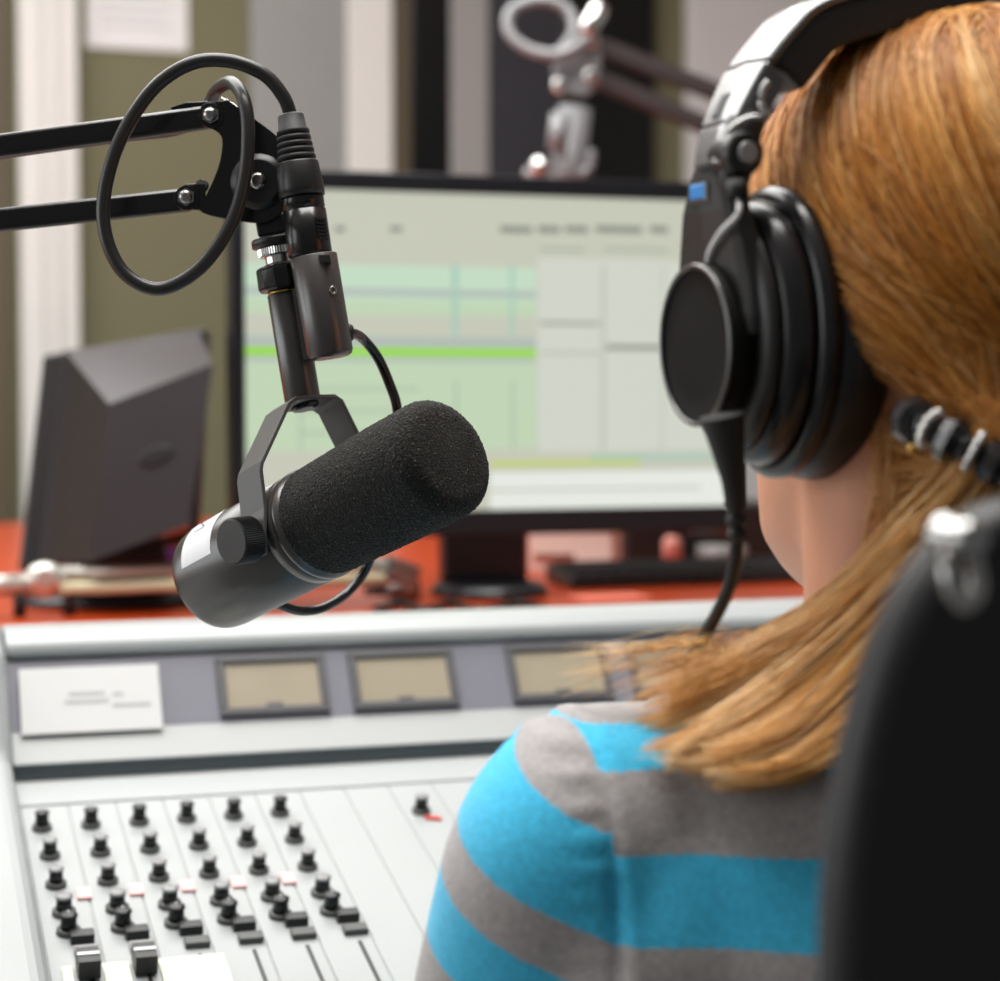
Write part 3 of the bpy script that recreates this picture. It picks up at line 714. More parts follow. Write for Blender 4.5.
mb = MB(); mb.lathe(B(602, 4, -0.05), (B(584, 34, -0.05) - B(602, 4, -0.05)), [(0, 0.008), (0.006, 0.0125), (0.035, 0.0125), (0.045, 0.009)], 20); mb.build('plug', CHROME, bc)

# ================================================================== BOOM ARM (foreground)
DA = 1.03
def A(px, py, dd=0.0): return P(px, py, DA + dd)
S = DA / FPX                      # metres per pixel at the arm
arm = thing('microphone_boom_arm', A(205, 160) - V((0, 0, 0.0)), 'black spring boom arm with two square tubes holding the foam-covered microphone', 'boom arm')
pr = (A(205, 118) - A(0, 146)).normalized()
mb = MB(); mb.tube([A(-260, 181.5), A(212, 117)], 0, up=UP, sq=(11.8 * S, 6.5 * S)); mb.build('upper_tube', BLACK_GLOSS, arm, bevel=0.0026, bseg=4)
mb = MB(); mb.tube([A(-260, 248), A(192, 199.5)], 0, up=UP, sq=(11.8 * S, 6.5 * S)); mb.build('lower_tube', BLACK_GLOSS, arm, bevel=0.0026, bseg=4)
# end bracket: two plates joined by a spine
outline = [(203, 104), (222, 101), (232, 103), (278, 137), (284, 150), (284, 205), (276, 217), (256, 223), (203, 213), (205, 198), (214, 178), (220, 160), (222, 140), (216, 131), (204, 126), (200, 115)]
def smooth_outline(o, n=64): return [(q.x, q.y) for q in spline([V((x, y, 0)) for x, y in o], n, True)]
so = smooth_outline(outline, 96)
for off in (-0.0098, 0.0078):
    mb = MB(); mb.prism([A(x, y, off) for x, y in so], FW * 0.002); mb.build('bracket_plate', BLACK_GLOSS, arm, bevel=0.0005)
mb = MB(); mb.prism([A(x, y, -0.0077) for x, y in ((233, 104.5), (277, 138), (280, 143), (276, 144), (231, 109))], FW * 0.0154); mb.build('bracket_spine', BLACK_GLOSS, arm)
# ear of the lower tube
mb = MB(); mb.prism([A(x, y, -0.0072) for x, y in ((178, 190), (186, 184.5), (206, 184), (206, 211), (186, 210), (179, 205))], FW * -0.002); mb.build('tube_ear', BLACK_GLOSS, arm, bevel=0.0006)
mb = MB(); mb.prism([A(x, y, 0) for x, y in ((170, 107), (186, 102), (208, 101), (212, 107), (200, 109), (172, 110.5))], FW * 0.006); mb.build('spring_clip', BLACK_GLOSS, arm, bevel=0.0006)
mb = MB(); mb.lathe(A(202, 186, -0.005), -FW, [(0, 0.0035), (0.003, 0.003)], 16); mb.build('rivet', STEEL, arm)
def bolt(px, py, off, r):
    mb = MB(); c = A(px, py, off)
    mb.lathe(c, -FW, [(0, r * 1.55), (0.0008, r * 1.5)], 24, 1)
    mb.lathe(c - FW * 0.0009, -FW, [(0, r * 1.1), (0.0032, r * 1.1)], 6, 0, smooth=False)
    mb.lathe(c - FW * 0.0042, -FW, [(0, r * 0.85), (0.0015, r * 0.75), (0.0024, r * 0.3)], 20, 0)
    mb.build('bolt', [STEEL, BLACK_GLOSS], arm)
bolt(211.5, 116, -0.0098, 0.0042); bolt(187, 198, -0.0094, 0.0042)
# tension disc
mb = MB(); mb.lathe(A(259, 182, -0.0099), -FW, [(0, 0.0145), (0.0015, 0.0143), (0.002, 0.0115), (0.0028, 0.011)], 40); mb.build('friction_disc', BLACK_SATIN, arm)
mb = MB(); mb.lathe(A(257.5, 181, -0.0128), -FW, [(0, 0.0046), (0.0015, 0.0044), (0.003, 0.0025)], 20); mb.build('disc_screw', STEEL, arm)
ax = (A(303, 398) - A(277, 240)).normalized()          # line of the hanging stem
# round drop housing beneath the bracket
mb = MB(); mb.lathe(A(262, 197, 0.0), FW, [(-0.0075, 0.0125), (0.0075, 0.0125)], 32); mb.build('pivot_hub', BLACK_GLOSS, arm)
mb = MB(); mb.tube([A(269, 212, 0), A(273, 236, 0)], 0.0, up=FW, sq=(0.006, 0.0072)); mb.build('swivel_block', BLACK_SATIN, arm, bevel=0.001)
o0 = A(276, 238)
mb = MB(); mb.lathe(o0, ax, [(0, 0.0125), (0.0012, 0.013), (0.004, 0.013), (0.0046, 0.0115)], 40); mb.build('lock_flange', BLACK_SATIN, arm)
mb = MB()
seg = 48
rg = []
for t_, rr in ((0.0047, 0.0095), (0.0052, 0.0102), (0.0088, 0.0102), (0.0093, 0.0094)):
    x = (UP - ax * UP.dot(ax)).normalized(); x = FW - ax * FW.dot(ax); x.normalize(); y = ax.cross(x)
    rg.append([o0 + ax * t_ + (x * math.cos(2 * math.pi * k / (2 * seg)) + y * math.sin(2 * math.pi * k / (2 * seg))) * (rr + (0.00035 if k % 2 else 0)) for k in range(2 * seg)])
mb.loft(rg, 0, False); mb.build('knurled_ring', CHROME, arm)
mb = MB(); mb.lathe(o0, ax, [(0.0094, 0.0075)] + [(0.0095 + 0.0005 * k, 0.0075 if k % 2 else 0.0069) for k in range(9)], 32); mb.build('thread_stud', CHROME, arm)

# ================================================================== MICROPHONE
mic = thing('microphone', P(300, 600, 1.0) - V((0, 0, 0.02)), 'black broadcast microphone with foam windscreen hanging from the near boom arm', 'microphone')
DM = 1.0
mdir = camvec(0.686, 0.345, 0.64).normalized()
rear = P(214, 579, 1.055)
# stem: nut, brass, tube
mb = MB(); nut0 = o0 + ax * 0.0142
mb.lathe(nut0, ax, [(0, 0.0105), (0.0012, 0.0132), (0.0124, 0.0135), (0.0132, 0.0110)], 12, 0, smooth=False); mb.build('stem_nut', BLACK_GLOSS, mic, bevel=0.0012)
mb = MB(); mb.lathe(nut0, ax, [(0.0133, 0.0087), (0.0144, 0.0087)], 32); mb.build('brass_insert', BRASS, mic)
TOPT = nut0 + ax * 0.0146
ytop = A(305, 403)                                      # yoke top centre
ltube = (ytop - TOPT).dot(ax)
mb = MB(); mb.lathe(TOPT, ax, [(0, 0.0088), (0.0005, 0.0093), (ltube - 0.0015, 0.0093), (ltube - 0.0006, 0.0089)], 48); mb.build('stem_tube', MIC_GREY, mic)
# socket housing beside the stem
hp0 = A(313.5, 256, -0.020); hp1 = A(330, 352, -0.020); ax2 = (hp1 - hp0).normalized(); hl = (A(331, 358, -0.020) - hp0).length
mb = MB(); mb.lathe(hp0, ax2, [(0, 0.0114), (0.0004, 0.0119), (hl - 0.003, 0.0117), (hl - 0.001, 0.0109), (hl, 0.0092)], 56); mb.build('socket_housing', MIC_GREY, mic)
mb = MB(); mb.box(TOPT + ax * 0.022 + (hp0 + ax2 * 0.03 - TOPT - ax * 0.022) * 0.5, ax * 0.018, FW * 0.006, RT * 0.0045); mb.build('housing_bridge', MIC_GREY, mic)
sidev = (camvec(0.25, 0.05, 0.97)); hol = A(320, 292, -0.020) + camvec(0.62, 0, 0.78) * 0.0112
mb = MB(); mb.lathe(hol, camvec(0.62, 0.02, 0.78), [(0, 0.0022), (0.0012, 0.0022), (0.0012, 0.0013), (0.0003, 0.0012)], 20); mb.build('set_screw', STEEL, mic)
mb = MB(); mb.box(A(325, 259, -0.0300), RT * 0.0028, ax2 * 0.0018, FW * 0.002); mb.build('latch_notch', BLACK_MATTE, mic)
# mic body
L0 = 0.0
Rb = 0.0285
ring_t = 0.0885
prof = [(0, 0.006), (0.0003, 0.0262), (0.0015, 0.0276), (0.004, Rb - 0.0004), (0.008, Rb), (ring_t - 0.012, Rb), (ring_t - 0.0115, Rb - 0.0007), (ring_t - 0.0105, Rb - 0.0007), (ring_t - 0.01, Rb), (ring_t - 0.004, Rb), (ring_t - 0.0035, Rb - 0.0008), (ring_t - 0.0028, Rb - 0.0008), (ring_t - 0.0022, Rb + 0.0004), (ring_t, Rb + 0.0004), (ring_t + 0.001, Rb - 0.001), (ring_t + 0.006, Rb - 0.003)]
mb = MB(); mb.lathe(rear, mdir, prof, 96); mb.build('body', MIC_GREY, mic)
# foam windscreen, real surface grain
kax = camvec(-0.75, -0.13, 0.63); kax = (kax - mdir * kax.dot(mdir)).normalized()
vax = mdir.cross(kax).normalized()
if vax.z < 0: vax = -vax
Lf = 0.0975
fprof = []
for i in range(150):
    t_ = i / 149
    s_ = t_ * Lf
    if s_ < 0.004: r_ = 0.0268 + 0.0012 * (s_ / 0.004)
    else: r_ = 0.0280 + 0.0014 * min(1, (s_ - 0.004) / 0.05)
    rc = 0.0105                                           # rounded nose
    if s_ > Lf - rc:
        u = (s_ - (Lf - rc)) / rc
        r_ = r_ - rc + rc * math.sqrt(max(0.0, 1 - u * u))
    fprof.append((s_, r_))
for k in range(1, 40): fprof.append((Lf + 0.0012 * math.sin(math.pi * k / 80), (0.0294 - 0.0105) * (1 - k / 40.5)))
mb = MB(); segf = 300
x = vax; y = kax; rings = []
fo = rear + mdir * (ring_t + 0.0012)
for t_, r_ in fprof:
    g = RNG.normal(0, 0.0002 * min(1.0, r_ / 0.016), segf)
    rings.append([fo + mdir * (t_ + g[(k * 7) % segf] * 0.6) + (x * math.cos(2 * math.pi * k / segf) + y * math.sin(2 * math.pi * k / segf)) * (r_ + g[k]) for k in range(segf)])
mb.loft(rings, 0, True); mb.build('foam_windscreen', FOAM, mic, fixn=True)
# yoke strap
pc = rear + mdir * 0.0735
near = pc + kax * 0.0312; far = pc - kax * 0.0312
def Y(k, v): return pc + kax * k + vax * v
hy = (ytop - pc).dot(vax); hk = (ytop - pc).dot(kax)
yshift = (ytop - pc) - vax * hy - kax * hk
kk = 0.0318
path = [(kk, -0.010), (kk, 0.0), (kk, 0.012), (kk + 0.004, 0.031), (kk + 0.0035, 0.0345), (0.0185, hy - 0.003), (0.0135, hy - 0.0004), (0.0, hy), (-0.0135, hy - 0.0004), (-0.0185, hy - 0.003), (-kk - 0.0065, 0.0345), (-kk - 0.007, 0.031), (-kk, 0.012), (-kk, 0.0), (-kk, -0.010)]
def ypt(k, v):
    f = max(0, min(1, v / hy)); return pc + kax * k + vax * v + yshift * f + kax * (hk * f)
pts = [ypt(k, v) for k, v in path]
th = 0.0011; wds = [0.006] + [0.0095] * (len(path) - 2) + [0.006]
mb = MB(); rings = []
for i, p in enumerate(pts):
    a_ = pts[max(0, i - 1)]; b_ = pts[min(len(pts) - 1, i + 1)]; tg = (b_ - a_).normalized(); nn = tg.cross(mdir).normalized(); w = wds[i]
    rings.append([p + mdir * w + nn * th, p - mdir * w + nn * th, p - mdir * w - nn * th, p + mdir * w - nn * th])
mb.loft(rings, 0, False); mb.build('yoke', MIC_STRAP, mic, bevel=0.0005)
mb = MB(); mb.lathe(ypt(0, hy - 0.0012), -vax, [(0, 0.0075), (0.0015, 0.007), (0.0025, 0.004)], 24); mb.build('yoke_screw', BLACK_GLOSS, mic)
# knurled tilt knobs
for sgn in (1, -1):
    c = pc + kax * (sgn * (kk + 0.0013)); mb = MB(); rg = []
    for t_, rr, kn in ((0, 0.0100, 0), (0.0006, 0.0112, 1), (0.0125, 0.0112, 1), (0.0132, 0.0105, 0)):
        rg.append([c + kax * (sgn * t_) + (vax * math.cos(2 * math.pi * k / 140) + mdir * math.sin(2 * math.pi * k / 140)) * (rr + (0.0004 if kn and k % 2 else 0)) for k in range(140)])
    mb.loft(rg, 0, False); mb.build('tilt_knob', BLACK_SATIN, mic)
# label sticker with a letter, wrapped round the barrel
def skin_pt(t_, ang, h=0.0):
    return rear + mdir * t_ + (vax * math.cos(ang) + kax * math.sin(ang)) * (Rb + h)
def patch(mb, t0, t1, a0, a1, h, mi=0, n=24):
    vs = []; fs = []
    for i in range(n + 1):
        a = a0 + (a1 - a0) * i / n
        vs += [skin_pt(t0, a, h), skin_pt(t1, a, h)]
    for i in range(n): fs.append((2 * i, 2 * i + 1, 2 * i + 3, 2 * i + 2))
    mb.add(vs, fs, mi, True)
a_lo, a_hi = math.radians(-30), math.radians(80)
mb = MB(); patch(mb, 0.011, 0.036, a_lo, a_hi, 0.00025); stk = mb.build('sticker', WHITE_LABEL, mic, fixn=False)
mb = MB()
def stroke(t0, a0, t1, a1, w=0.0011):
    n = 8; vs = []; fs = []
    a0, a1 = math.radians(a0), math.radians(a1)
    dt, da = (t1 - t0), (a1 - a0) * Rb; ln = math.hypot(dt, da); nt_, na = -da / ln * w, dt / ln * w / Rb
    for i in range(n + 1):
        u = i / n; t_, a = t0 + (t1 - t0) * u, a0 + (a1 - a0) * u
        vs += [skin_pt(t_ + nt_ / 2, a + na / 2, 0.0004), skin_pt(t_ - nt_ / 2, a - na / 2, 0.0004)]
    for i in range(n): fs.append((2 * i, 2 * i + 1, 2 * i + 3, 2 * i + 2))
    mb.add(vs, fs, 0, True)
stroke(0.017, 40, 0.026, 40); stroke(0.026, 40, 0.017, 24); stroke(0.017, 24, 0.026, 24)
mb.build('letter', GREY_INK, stk, fixn=False)
# lead from the socket housing into the back of the microphone, and its tail beneath
c0 = A(350.5, 333, -0.016)
mb = MB(); mb.tube(spline([c0 - RT * 0.004, c0, A(362, 338, 0.0), A(378, 358, 0.01), (A(390, 385, 0.015)), A(397, 408, 0.015), A(398, 440, 0.02), A(385, 500, 0.045), A(370, 560, 0.06), A(350, 590, 0.055), A(325, 607, 0.04), A(303, 611, 0.03), A(285, 607, 0.02), A(270, 600, 0.012), A(256, 590, 0.006)], 150), 0.0026, 14); lead = mb.build('lead', BLACK_GLOSS, mic)
mb = MB(); mb.lathe(c0 - RT * 0.003, RT, [(0, 0.005), (0.003, 0.0046), (0.0045, 0.0034)], 20); mb.build('lead_grommet', BLACK_MATTE, mic)

# ================================================================== XLR CABLE
xc = thing('microphone_cable', A(300, 250), 'thick black microphone cable looped over the near boom arm and plugged in above', 'cable')
pb0 = A(296, 160, -0.020); axc = (A(311, 256, -0.020) - A(291, 114, -0.020)).normalized()
tip = A(290.5, 114, -0.020)
bprof = [(0, 0.0056), (0.001, 0.0066), (0.0085, 0.0072)]
tt = 0.0085; rr = 0.0073
for k in range(5):
    bprof += [(tt + 0.0002, rr + 0.0009), (tt + 0.0022, rr + 0.0011), (tt + 0.0024, rr - 0.0005), (tt + 0.0034, rr - 0.0004)]
    tt += 0.0034; rr += 0.00035
lb = (A(296, 162, -0.020) - tip).dot(axc)
bprof = [(t_ * lb / tt, r_) for t_, r_ in bprof]
mb = MB(); mb.lathe(tip, axc, bprof, 40); mb.build('strain_relief', BLACK_MATTE, xc)
l1 = (A(302, 197, -0.020) - tip).dot(axc); l2 = (hp0 - tip).dot(axc) - 0.0004
mb = MB(); mb.lathe(tip, axc, [(lb + 0.0002, 0.0100), (lb + 0.001, 0.0106), (l1 - 0.004, 0.0118), (l1, 0.0116)], 40); mb.build('collar', BLACK_SATIN, xc, )
mb = MB(); mb.lathe(tip, axc, [(l1 + 0.0002, 0.0104), (l1 + 0.001, 0.0108), (l1 + 0.006, 0.0108), (l1 + 0.0062, 0.0104), (l1 + 0.007, 0.0104), (l1 + 0.0072, 0.0110), (l2 - 0.001, 0.0112), (l2, 0.0106)], 40); mb.build('shell', BLACK_GLOSS, xc)
mb = MB()
for k in range(6):
    mb.box(tip + axc * (l1 + 0.0125 + 0.0019 * k) + camvec(0.72, 0, 0.69) * 0.0112, axc * 0.0006, camvec(0.69, 0, -0.72) * 0.003, camvec(0.72, 0, 0.69) * 0.0008)
mb.build('release_tab', BLACK_GLOSS, xc)
loop = [(291, 116, -0.020), (283, 96, -0.022), (263, 74, -0.024), (228, 61, -0.027), (190, 64, -0.03), (152, 90, -0.031), (121, 138, -0.032), (105, 190, -0.032), (105, 232, -0.032), (120, 268, -0.032), (146, 287, -0.032), (172, 286, -0.032), (204, 264, -0.031), (232, 222, -0.030), (245, 175, -0.029), (248, 130, -0.028), (244, 100, -0.024), (232, 83, -0.010), (217, 90, 0.010), (206, 108, 0.022), (180, 128, 0.026), (120, 136, 0.024), (20, 150, 0.024), (-100, 168, 0.024), (-250, 188, 0.024)]
mb = MB(); mb.tube(spline([A(x, y, dd) for x, y, dd in loop], 300), 0.0035, 18); mb.build('cable_loop', CABLE, xc)
mb = MB()
for k in range(3):
    mb.tube([A(222 + 5 * k, 98 + 3 * k, -0.004), A(229 + 5 * k, 102 + 4 * k, -0.006), A(233 + 4 * k, 110 + 4 * k, -0.005)], 0.0009, 8)
sp = mb.build('spring_end', CHROME, arm)

# ================================================================== PERSON
XC, YC = 0.425, 0.725            # neck base
person = thing('person', V((XC, YC, 0)), 'person with long ginger hair in a striped sweater and headphones, seated facing the console', 'person')
HTH = math.radians(8)          # head turned a little to the left
hF = V((-math.sin(HTH), math.cos(HTH), 0)); hL = V((-math.cos(HTH), -math.sin(HTH), 0)); hU = V((0, 0, 1)); hR = -hL
hO = P(953, 580, 0.82); hO.z = 1.062                # under the head's centre, chin height
def H(l, f, u): return hO + hL * l + hF * f + hU * u

def ell_ring(c, hw, yb, yf, z, n=40, e=2.3, fwd=V((0, 1, 0)), right=V((1, 0, 0))):
    cy = (yb + yf) / 2; hy_ = (yf - yb) / 2; out = []
    for k in range(n):
        a = 2 * math.pi * k / n; ca, sa = math.cos(a), math.sin(a)
        x = hw * math.copysign(abs(ca) ** (2 / e), ca); y = cy + hy_ * math.copysign(abs(sa) ** (2 / e), sa)
        out.append(c + right * x + fwd * y + V((0, 0, z)))
    return out
HEAD = [(-0.002, 0.012, 0.055, 0.080), (0.004, 0.026, 0.035, 0.090), (0.014, 0.040, 0.006, 0.095), (0.028, 0.054, -0.012, 0.096), (0.045, 0.061, -0.035, 0.094), (0.065, 0.066, -0.062, 0.094), (0.085, 0.068, -0.080, 0.095),
        (0.105, 0.069, -0.092, 0.093), (0.13, 0.073, -0.099, 0.091), (0.155, 0.075, -0.102, 0.092), (0.18, 0.073, -0.099, 0.087), (0.20, 0.066, -0.089, 0.076), (0.217, 0.052, -0.070, 0.056), (0.229, 0.033, -0.045, 0.032), (0.235, 0.012, -0.02, 0.012)]
def head_mesh(mb, grow=0.0, mi=0):
    rings = [ell_ring(hO, w + grow, b - grow, f + grow, z + (grow if z > 0.2 else 0), 48, 2.2, hF, hR) for z, w, b, f in HEAD]
    mb.loft(rings, mi)
TORSO = [(0.44, 0.165, -0.125, 0.115, 2.6), (0.52, 0.175, -0.125, 0.12, 2.6), (0.60, 0.155, -0.115, 0.105, 2.5), (0.70, 0.138, -0.105, 0.095, 2.4), (0.80, 0.148, -0.108, 0.105, 2.4), (0.88, 0.160, -0.112, 0.115, 2.4), (0.94, 0.168, -0.108, 0.11, 2.4),
         (0.975, 0.168, -0.098, 0.095, 2.3), (1.003, 0.155, -0.088, 0.08, 2.2), (1.022, 0.130, -0.078, 0.068, 2.1), (1.039, 0.098, -0.070, 0.06, 2.0), (1.054, 0.066, -0.064, 0.053, 2.0)]
bodyO = V((XC, YC, 0))
def torso_mesh(mb, grow=0.0, z_to=2.0, z_from=0.0, mi=0):
    rings = [ell_ring(bodyO, w + grow, b - grow, f + grow, z + (grow * 0.7 if z > 0.97 else 0), 56, e) for z, w, b, f, e in TORSO if z_from <= z <= z_to]
    mb.loft(rings, mi)
SADIR = V((-0.16, 0.34, -0.85)).normalized()
def arm_pts(sgn):
    s = V((XC + sgn * 0.154, YC - 0.004, 0.972))
    d = V((sgn * 0.16, 0.34, -0.85)).normalized()
    e = s + d * 0.27
    w = V((XC + sgn * 0.085, YC + 0.215, 0.655))
    return s, e, w
def limb(mb, pts, rad, seg=28, mi=0): mb.tube(spline(pts, 8 * (len(pts) - 1)), lerp_list(rad, 8 * (len(pts) - 1) + 1), seg, mi)
def lerp_list(r, n):
    return [float(np.interp(i / (n - 1) * (len(r) - 1), range(len(r)), r)) for i in range(n)]
def arms_mesh(mb, grow=0.0, full=True, mi=0):
    for sgn in (-1, 1):
        s, e, w = arm_pts(sgn)
        inn = V((XC + sgn * 0.10, YC - 0.004, 0.972))
        limb(mb, [inn, s, s.lerp(e, 0.35), s.lerp(e, 0.75), e], [0.035 + grow, 0.053 + grow, 0.049 + grow, 0.043 + grow, 0.038 + grow], mi=mi)
        mb.sphere(s, 0.0545 + grow, mi, 28, 18)
        mb.sphere(e, 0.038 + grow, mi)
        limb(mb, [e, e.lerp(w, 0.4), w], [0.037 + grow, 0.034 + grow, 0.024 + grow * (1 if not full else 1)], mi=mi)
def hands_mesh(mb, mi=0):
    for sgn in (-1, 1):
        s, e, w = arm_pts(sgn); fd = (w - e); fd.z = 0; fd = V((-sgn * 0.35, 0.9, -0.12)).normalized(); sd = V((fd.y, -fd.x, 0)).normalized() * sgn; nn = V((0, 0, 1))
        palm = [w, w + fd * 0.03, w + fd * 0.06, w + fd * 0.085]
        rings = []
        for p, hw, hh in zip([w - fd * 0.01] + palm, (0.02, 0.024, 0.036, 0.04, 0.038), (0.017, 0.016, 0.015, 0.014, 0.011)):
            rings.append([p + sd * (hw * math.cos(a)) + nn * (hh * math.sin(a)) for a in [2 * math.pi * k / 20 for k in range(20)]])
        mb.loft(rings, mi)
        for j, (o_, ln) in enumerate(((-0.028, 0.062), (-0.010, 0.074), (0.009, 0.079), (0.027, 0.070))):
            b = w + fd * 0.082 + sd * -o_
            mb.tube(spline([b - fd * 0.02, b, b + fd * ln * 0.45 - nn * 0.004, b + fd * ln * 0.78 - nn * 0.016, b + fd * ln * 0.93 - nn * 0.03], 16), lerp_list([0.0095, 0.0092, 0.0088, 0.008, 0.006], 17), 12, mi)
        b = w + fd * 0.025 - sd * 0.026
        mb.tube(spline([b + sd * 0.012, b, b - sd * 0.022 + fd * 0.026 - nn * 0.006, b - sd * 0.028 + fd * 0.052 - nn * 0.014], 12), lerp_list([0.014, 0.013, 0.0105, 0.007], 13), 12, mi)
def legs_mesh(mb, grow=0.0, mi=0, feet=False):
    for sgn in (-1, 1):
        hip = V((XC + sgn * 0.085, YC + 0.0, 0.53)); knee = V((XC + sgn * 0.11, YC + 0.41, 0.545)); ank = V((XC + sgn * 0.11, YC + 0.40, 0.10))
        limb(mb, [hip, hip.lerp(knee, 0.5), knee], [0.085 + grow, 0.075 + grow, 0.055 + grow], mi=mi)
        mb.sphere(knee, 0.055 + grow, mi)
        limb(mb, [knee, knee.lerp(ank, 0.3), ank], [0.054 + grow, 0.053 + grow, 0.034 + grow], mi=mi)
        if feet:
            mb.sphere(ank + V((0, 0.06, -0.06)), 0.04, mi, sc=(1, 2.6, 0.85))
def face_mesh(mb, mi=0):
    mb.sphere(H(0, 0.094, 0.082), 0.012, mi, sc=(1, 1.3, 0.8), frame=(hR, hF, hU))
    mb.tube([H(0, 0.088, 0.12), H(0, 0.096, 0.10), H(0, 0.104, 0.085)], [0.007, 0.009, 0.011], 12, mi)
    mb.sphere(H(0, 0.092, 0.05), 0.02, mi, sc=(1, 0.3, 0.28), frame=(hR, hF, hU))
    mb.sphere(H(0, 0.086, 0.016), 0.017, mi, sc=(1, 0.8, 0.9), frame=(hR, hF, hU))
    for s_ in (-1, 1):
        mb.sphere(H(s_ * 0.031, 0.083, 0.112), 0.012, mi, frame=(hR, hF, hU))
        mb.sphere(H(s_ * 0.074, -0.004, 0.112), 0.03, mi, sc=(0.22, 0.6, 1), frame=(hR, hF, hU))
def remesh(o, vox, smooth=4):
    m = o.modifiers.new('rm', 'REMESH'); m.mode = 'VOXEL'; m.voxel_size = vox; m.use_smooth_shade = True
    if smooth:
        s = o.modifiers.new('sm', 'SMOOTH'); s.factor = 0.5; s.iterations = smooth
    dg = bpy.context.evaluated_depsgraph_get(); dg.update()
    me = bpy.data.meshes.new_from_object(o.evaluated_get(dg)); old = o.data; o.modifiers.clear(); o.data = me; bpy.data.meshes.remove(old)
    return o
def neck_mesh(mb, grow=0.0, mi=0):
    top = H(0.018, -0.010, 0.065); bot = V((XC - 0.010, YC - 0.004, 0.99))
    mb.tube(spline([top + (top - bot) * 0.25, top, top.lerp(bot, 0.5), bot], 21), lerp_list([0.05 + grow, 0.053 + grow, 0.053 + grow, 0.064 + grow], 22), 32, mi)
mb = MB(); head_mesh(mb); neck_mesh(mb); torso_mesh(mb); arms_mesh(mb); hands_mesh(mb); legs_mesh(mb, feet=True); face_mesh(mb)
body = mb.build('body', SKIN, person); remesh(body, 0.0042, 5)

BLUE = srgb(66, 186, 226); GREY = srgb(163, 159, 158)
pz = 0.0
TST = [(0.3, GREY)]
bounds = [(0.665, BLUE), (0.70, GREY), (0.728, BLUE), (0.763, GREY), (0.791, BLUE), (0.826, GREY), (0.862, BLUE), (0.895, GREY), (0.9513, BLUE), (0.985, GREY), (1.0132, BLUE), (1.0262, GREY), (1.0385, BLUE), (1.045, GREY)]
M_TORSO = stripe_mat('striped_knit_back', (0, 0, 1), [(0.3, GREY)] + bounds, 0.3, 1.2, BLUE, GREY)
# sleeve stripes are rings across the sleeve's own line
sh_l = arm_pts(-1)[0] - V((XC, YC, 0))
def sleeve_mat(name, sgn):
    d = V((sgn * 0.16, 0.34, -0.85)).normalized()
    base = (V((XC + sgn * 0.154, YC - 0.004, 0.972)) - V((XC, YC, 0))).dot(d)
    st = [(base - 0.2, GREY), (base - 0.034, BLUE), (base + 0.001, GREY), (base + 0.022, BLUE), (base + 0.050, GREY), (base + 0.088, BLUE), (base + 0.116, GREY), (base + 0.142, BLUE), (base + 0.17, GREY), (base + 0.2, BLUE), (base + 0.23, GREY), (base + 0.26, BLUE), (base + 0.285, GREY)]
    return stripe_mat(name, d, st, base - 0.2, base + 0.4, BLUE, GREY)
M_SLV = sleeve_mat('striped_knit_sleeve', -1); M_SLVR = sleeve_mat('striped_knit_sleeve_other', 1)
mb = MB(); torso_mesh(mb, 0.006, z_from=0.5); arms_mesh(mb, 0.006, full=False)
for sgn in (-1, 1): mb.sphere((XC + sgn * 0.134, YC - 0.028, 0.93), 0.06, sc=(0.95, 0.86, 1.35))
sw = mb.build('sweater', M_TORSO, person); remesh(sw, 0.004, 26)
me = sw.data
import bmesh
bm = bmesh.new(); bm.from_mesh(me)
for sx_ in (-0.172, 0.172):
    bmesh.ops.bisect_plane(bm, geom=bm.verts[:] + bm.edges[:] + bm.faces[:], dist=1e-5, plane_co=(sx_, 0, 0), plane_no=(1, 0, 0))
bm.to_mesh(me); bm.free(); me.update()
me.materials.clear()
for m in (M_TORSO, M_SLV, M_SLVR): me.materials.append(m)
SEAM_X = -0.172
cen = np.empty(len(me.polygons) * 3); me.polygons.foreach_get('center', cen); cen = cen.reshape(-1, 3)
def seam(z): return 0.172 - 0.0 * z
mi = np.zeros(len(cen), dtype=np.int32)
mi[cen[:, 0] < SEAM_X] = 1; mi[cen[:, 0] > -SEAM_X] = 2
me.polygons.foreach_set('material_index', mi); me.polygons.foreach_set('use_smooth', np.ones(len(cen), dtype=bool))
# seam ridge and puckers in the knit near the armhole
co = np.empty(len(me.vertices) * 3); me.vertices.foreach_get('co', co); co = co.reshape(-1, 3)
nr = np.empty(len(me.vertices) * 3); me.vertices.foreach_get('normal', nr); nr = nr.reshape(-1, 3)
dx = co[:, 0] - SEAM_X
puck = 0.0011 * np.sin(co[:, 2] * 2 * math.pi / 0.0105) * np.exp(-((dx + 0.008) / 0.006) ** 2) - 0.0022 * np.exp(-(dx / 0.0022) ** 2) + 0.0012 * np.exp(-((dx - 0.005) / 0.003) ** 2)
wr = 0.0012 * np.sin(co[:, 2] * 60 + co[:, 0] * 45) * np.sin(co[:, 0] * 70 - co[:, 1] * 30)
co += nr * (puck + wr)[:, None]
me.vertices.foreach_set('co', co.ravel()); me.update()
mb = MB(); legs_mesh(mb, 0.006); torso_mesh(mb, 0.004, z_to=0.60)
tr = mb.build('trousers', JEANS, person); remesh(tr, 0.006, 4)

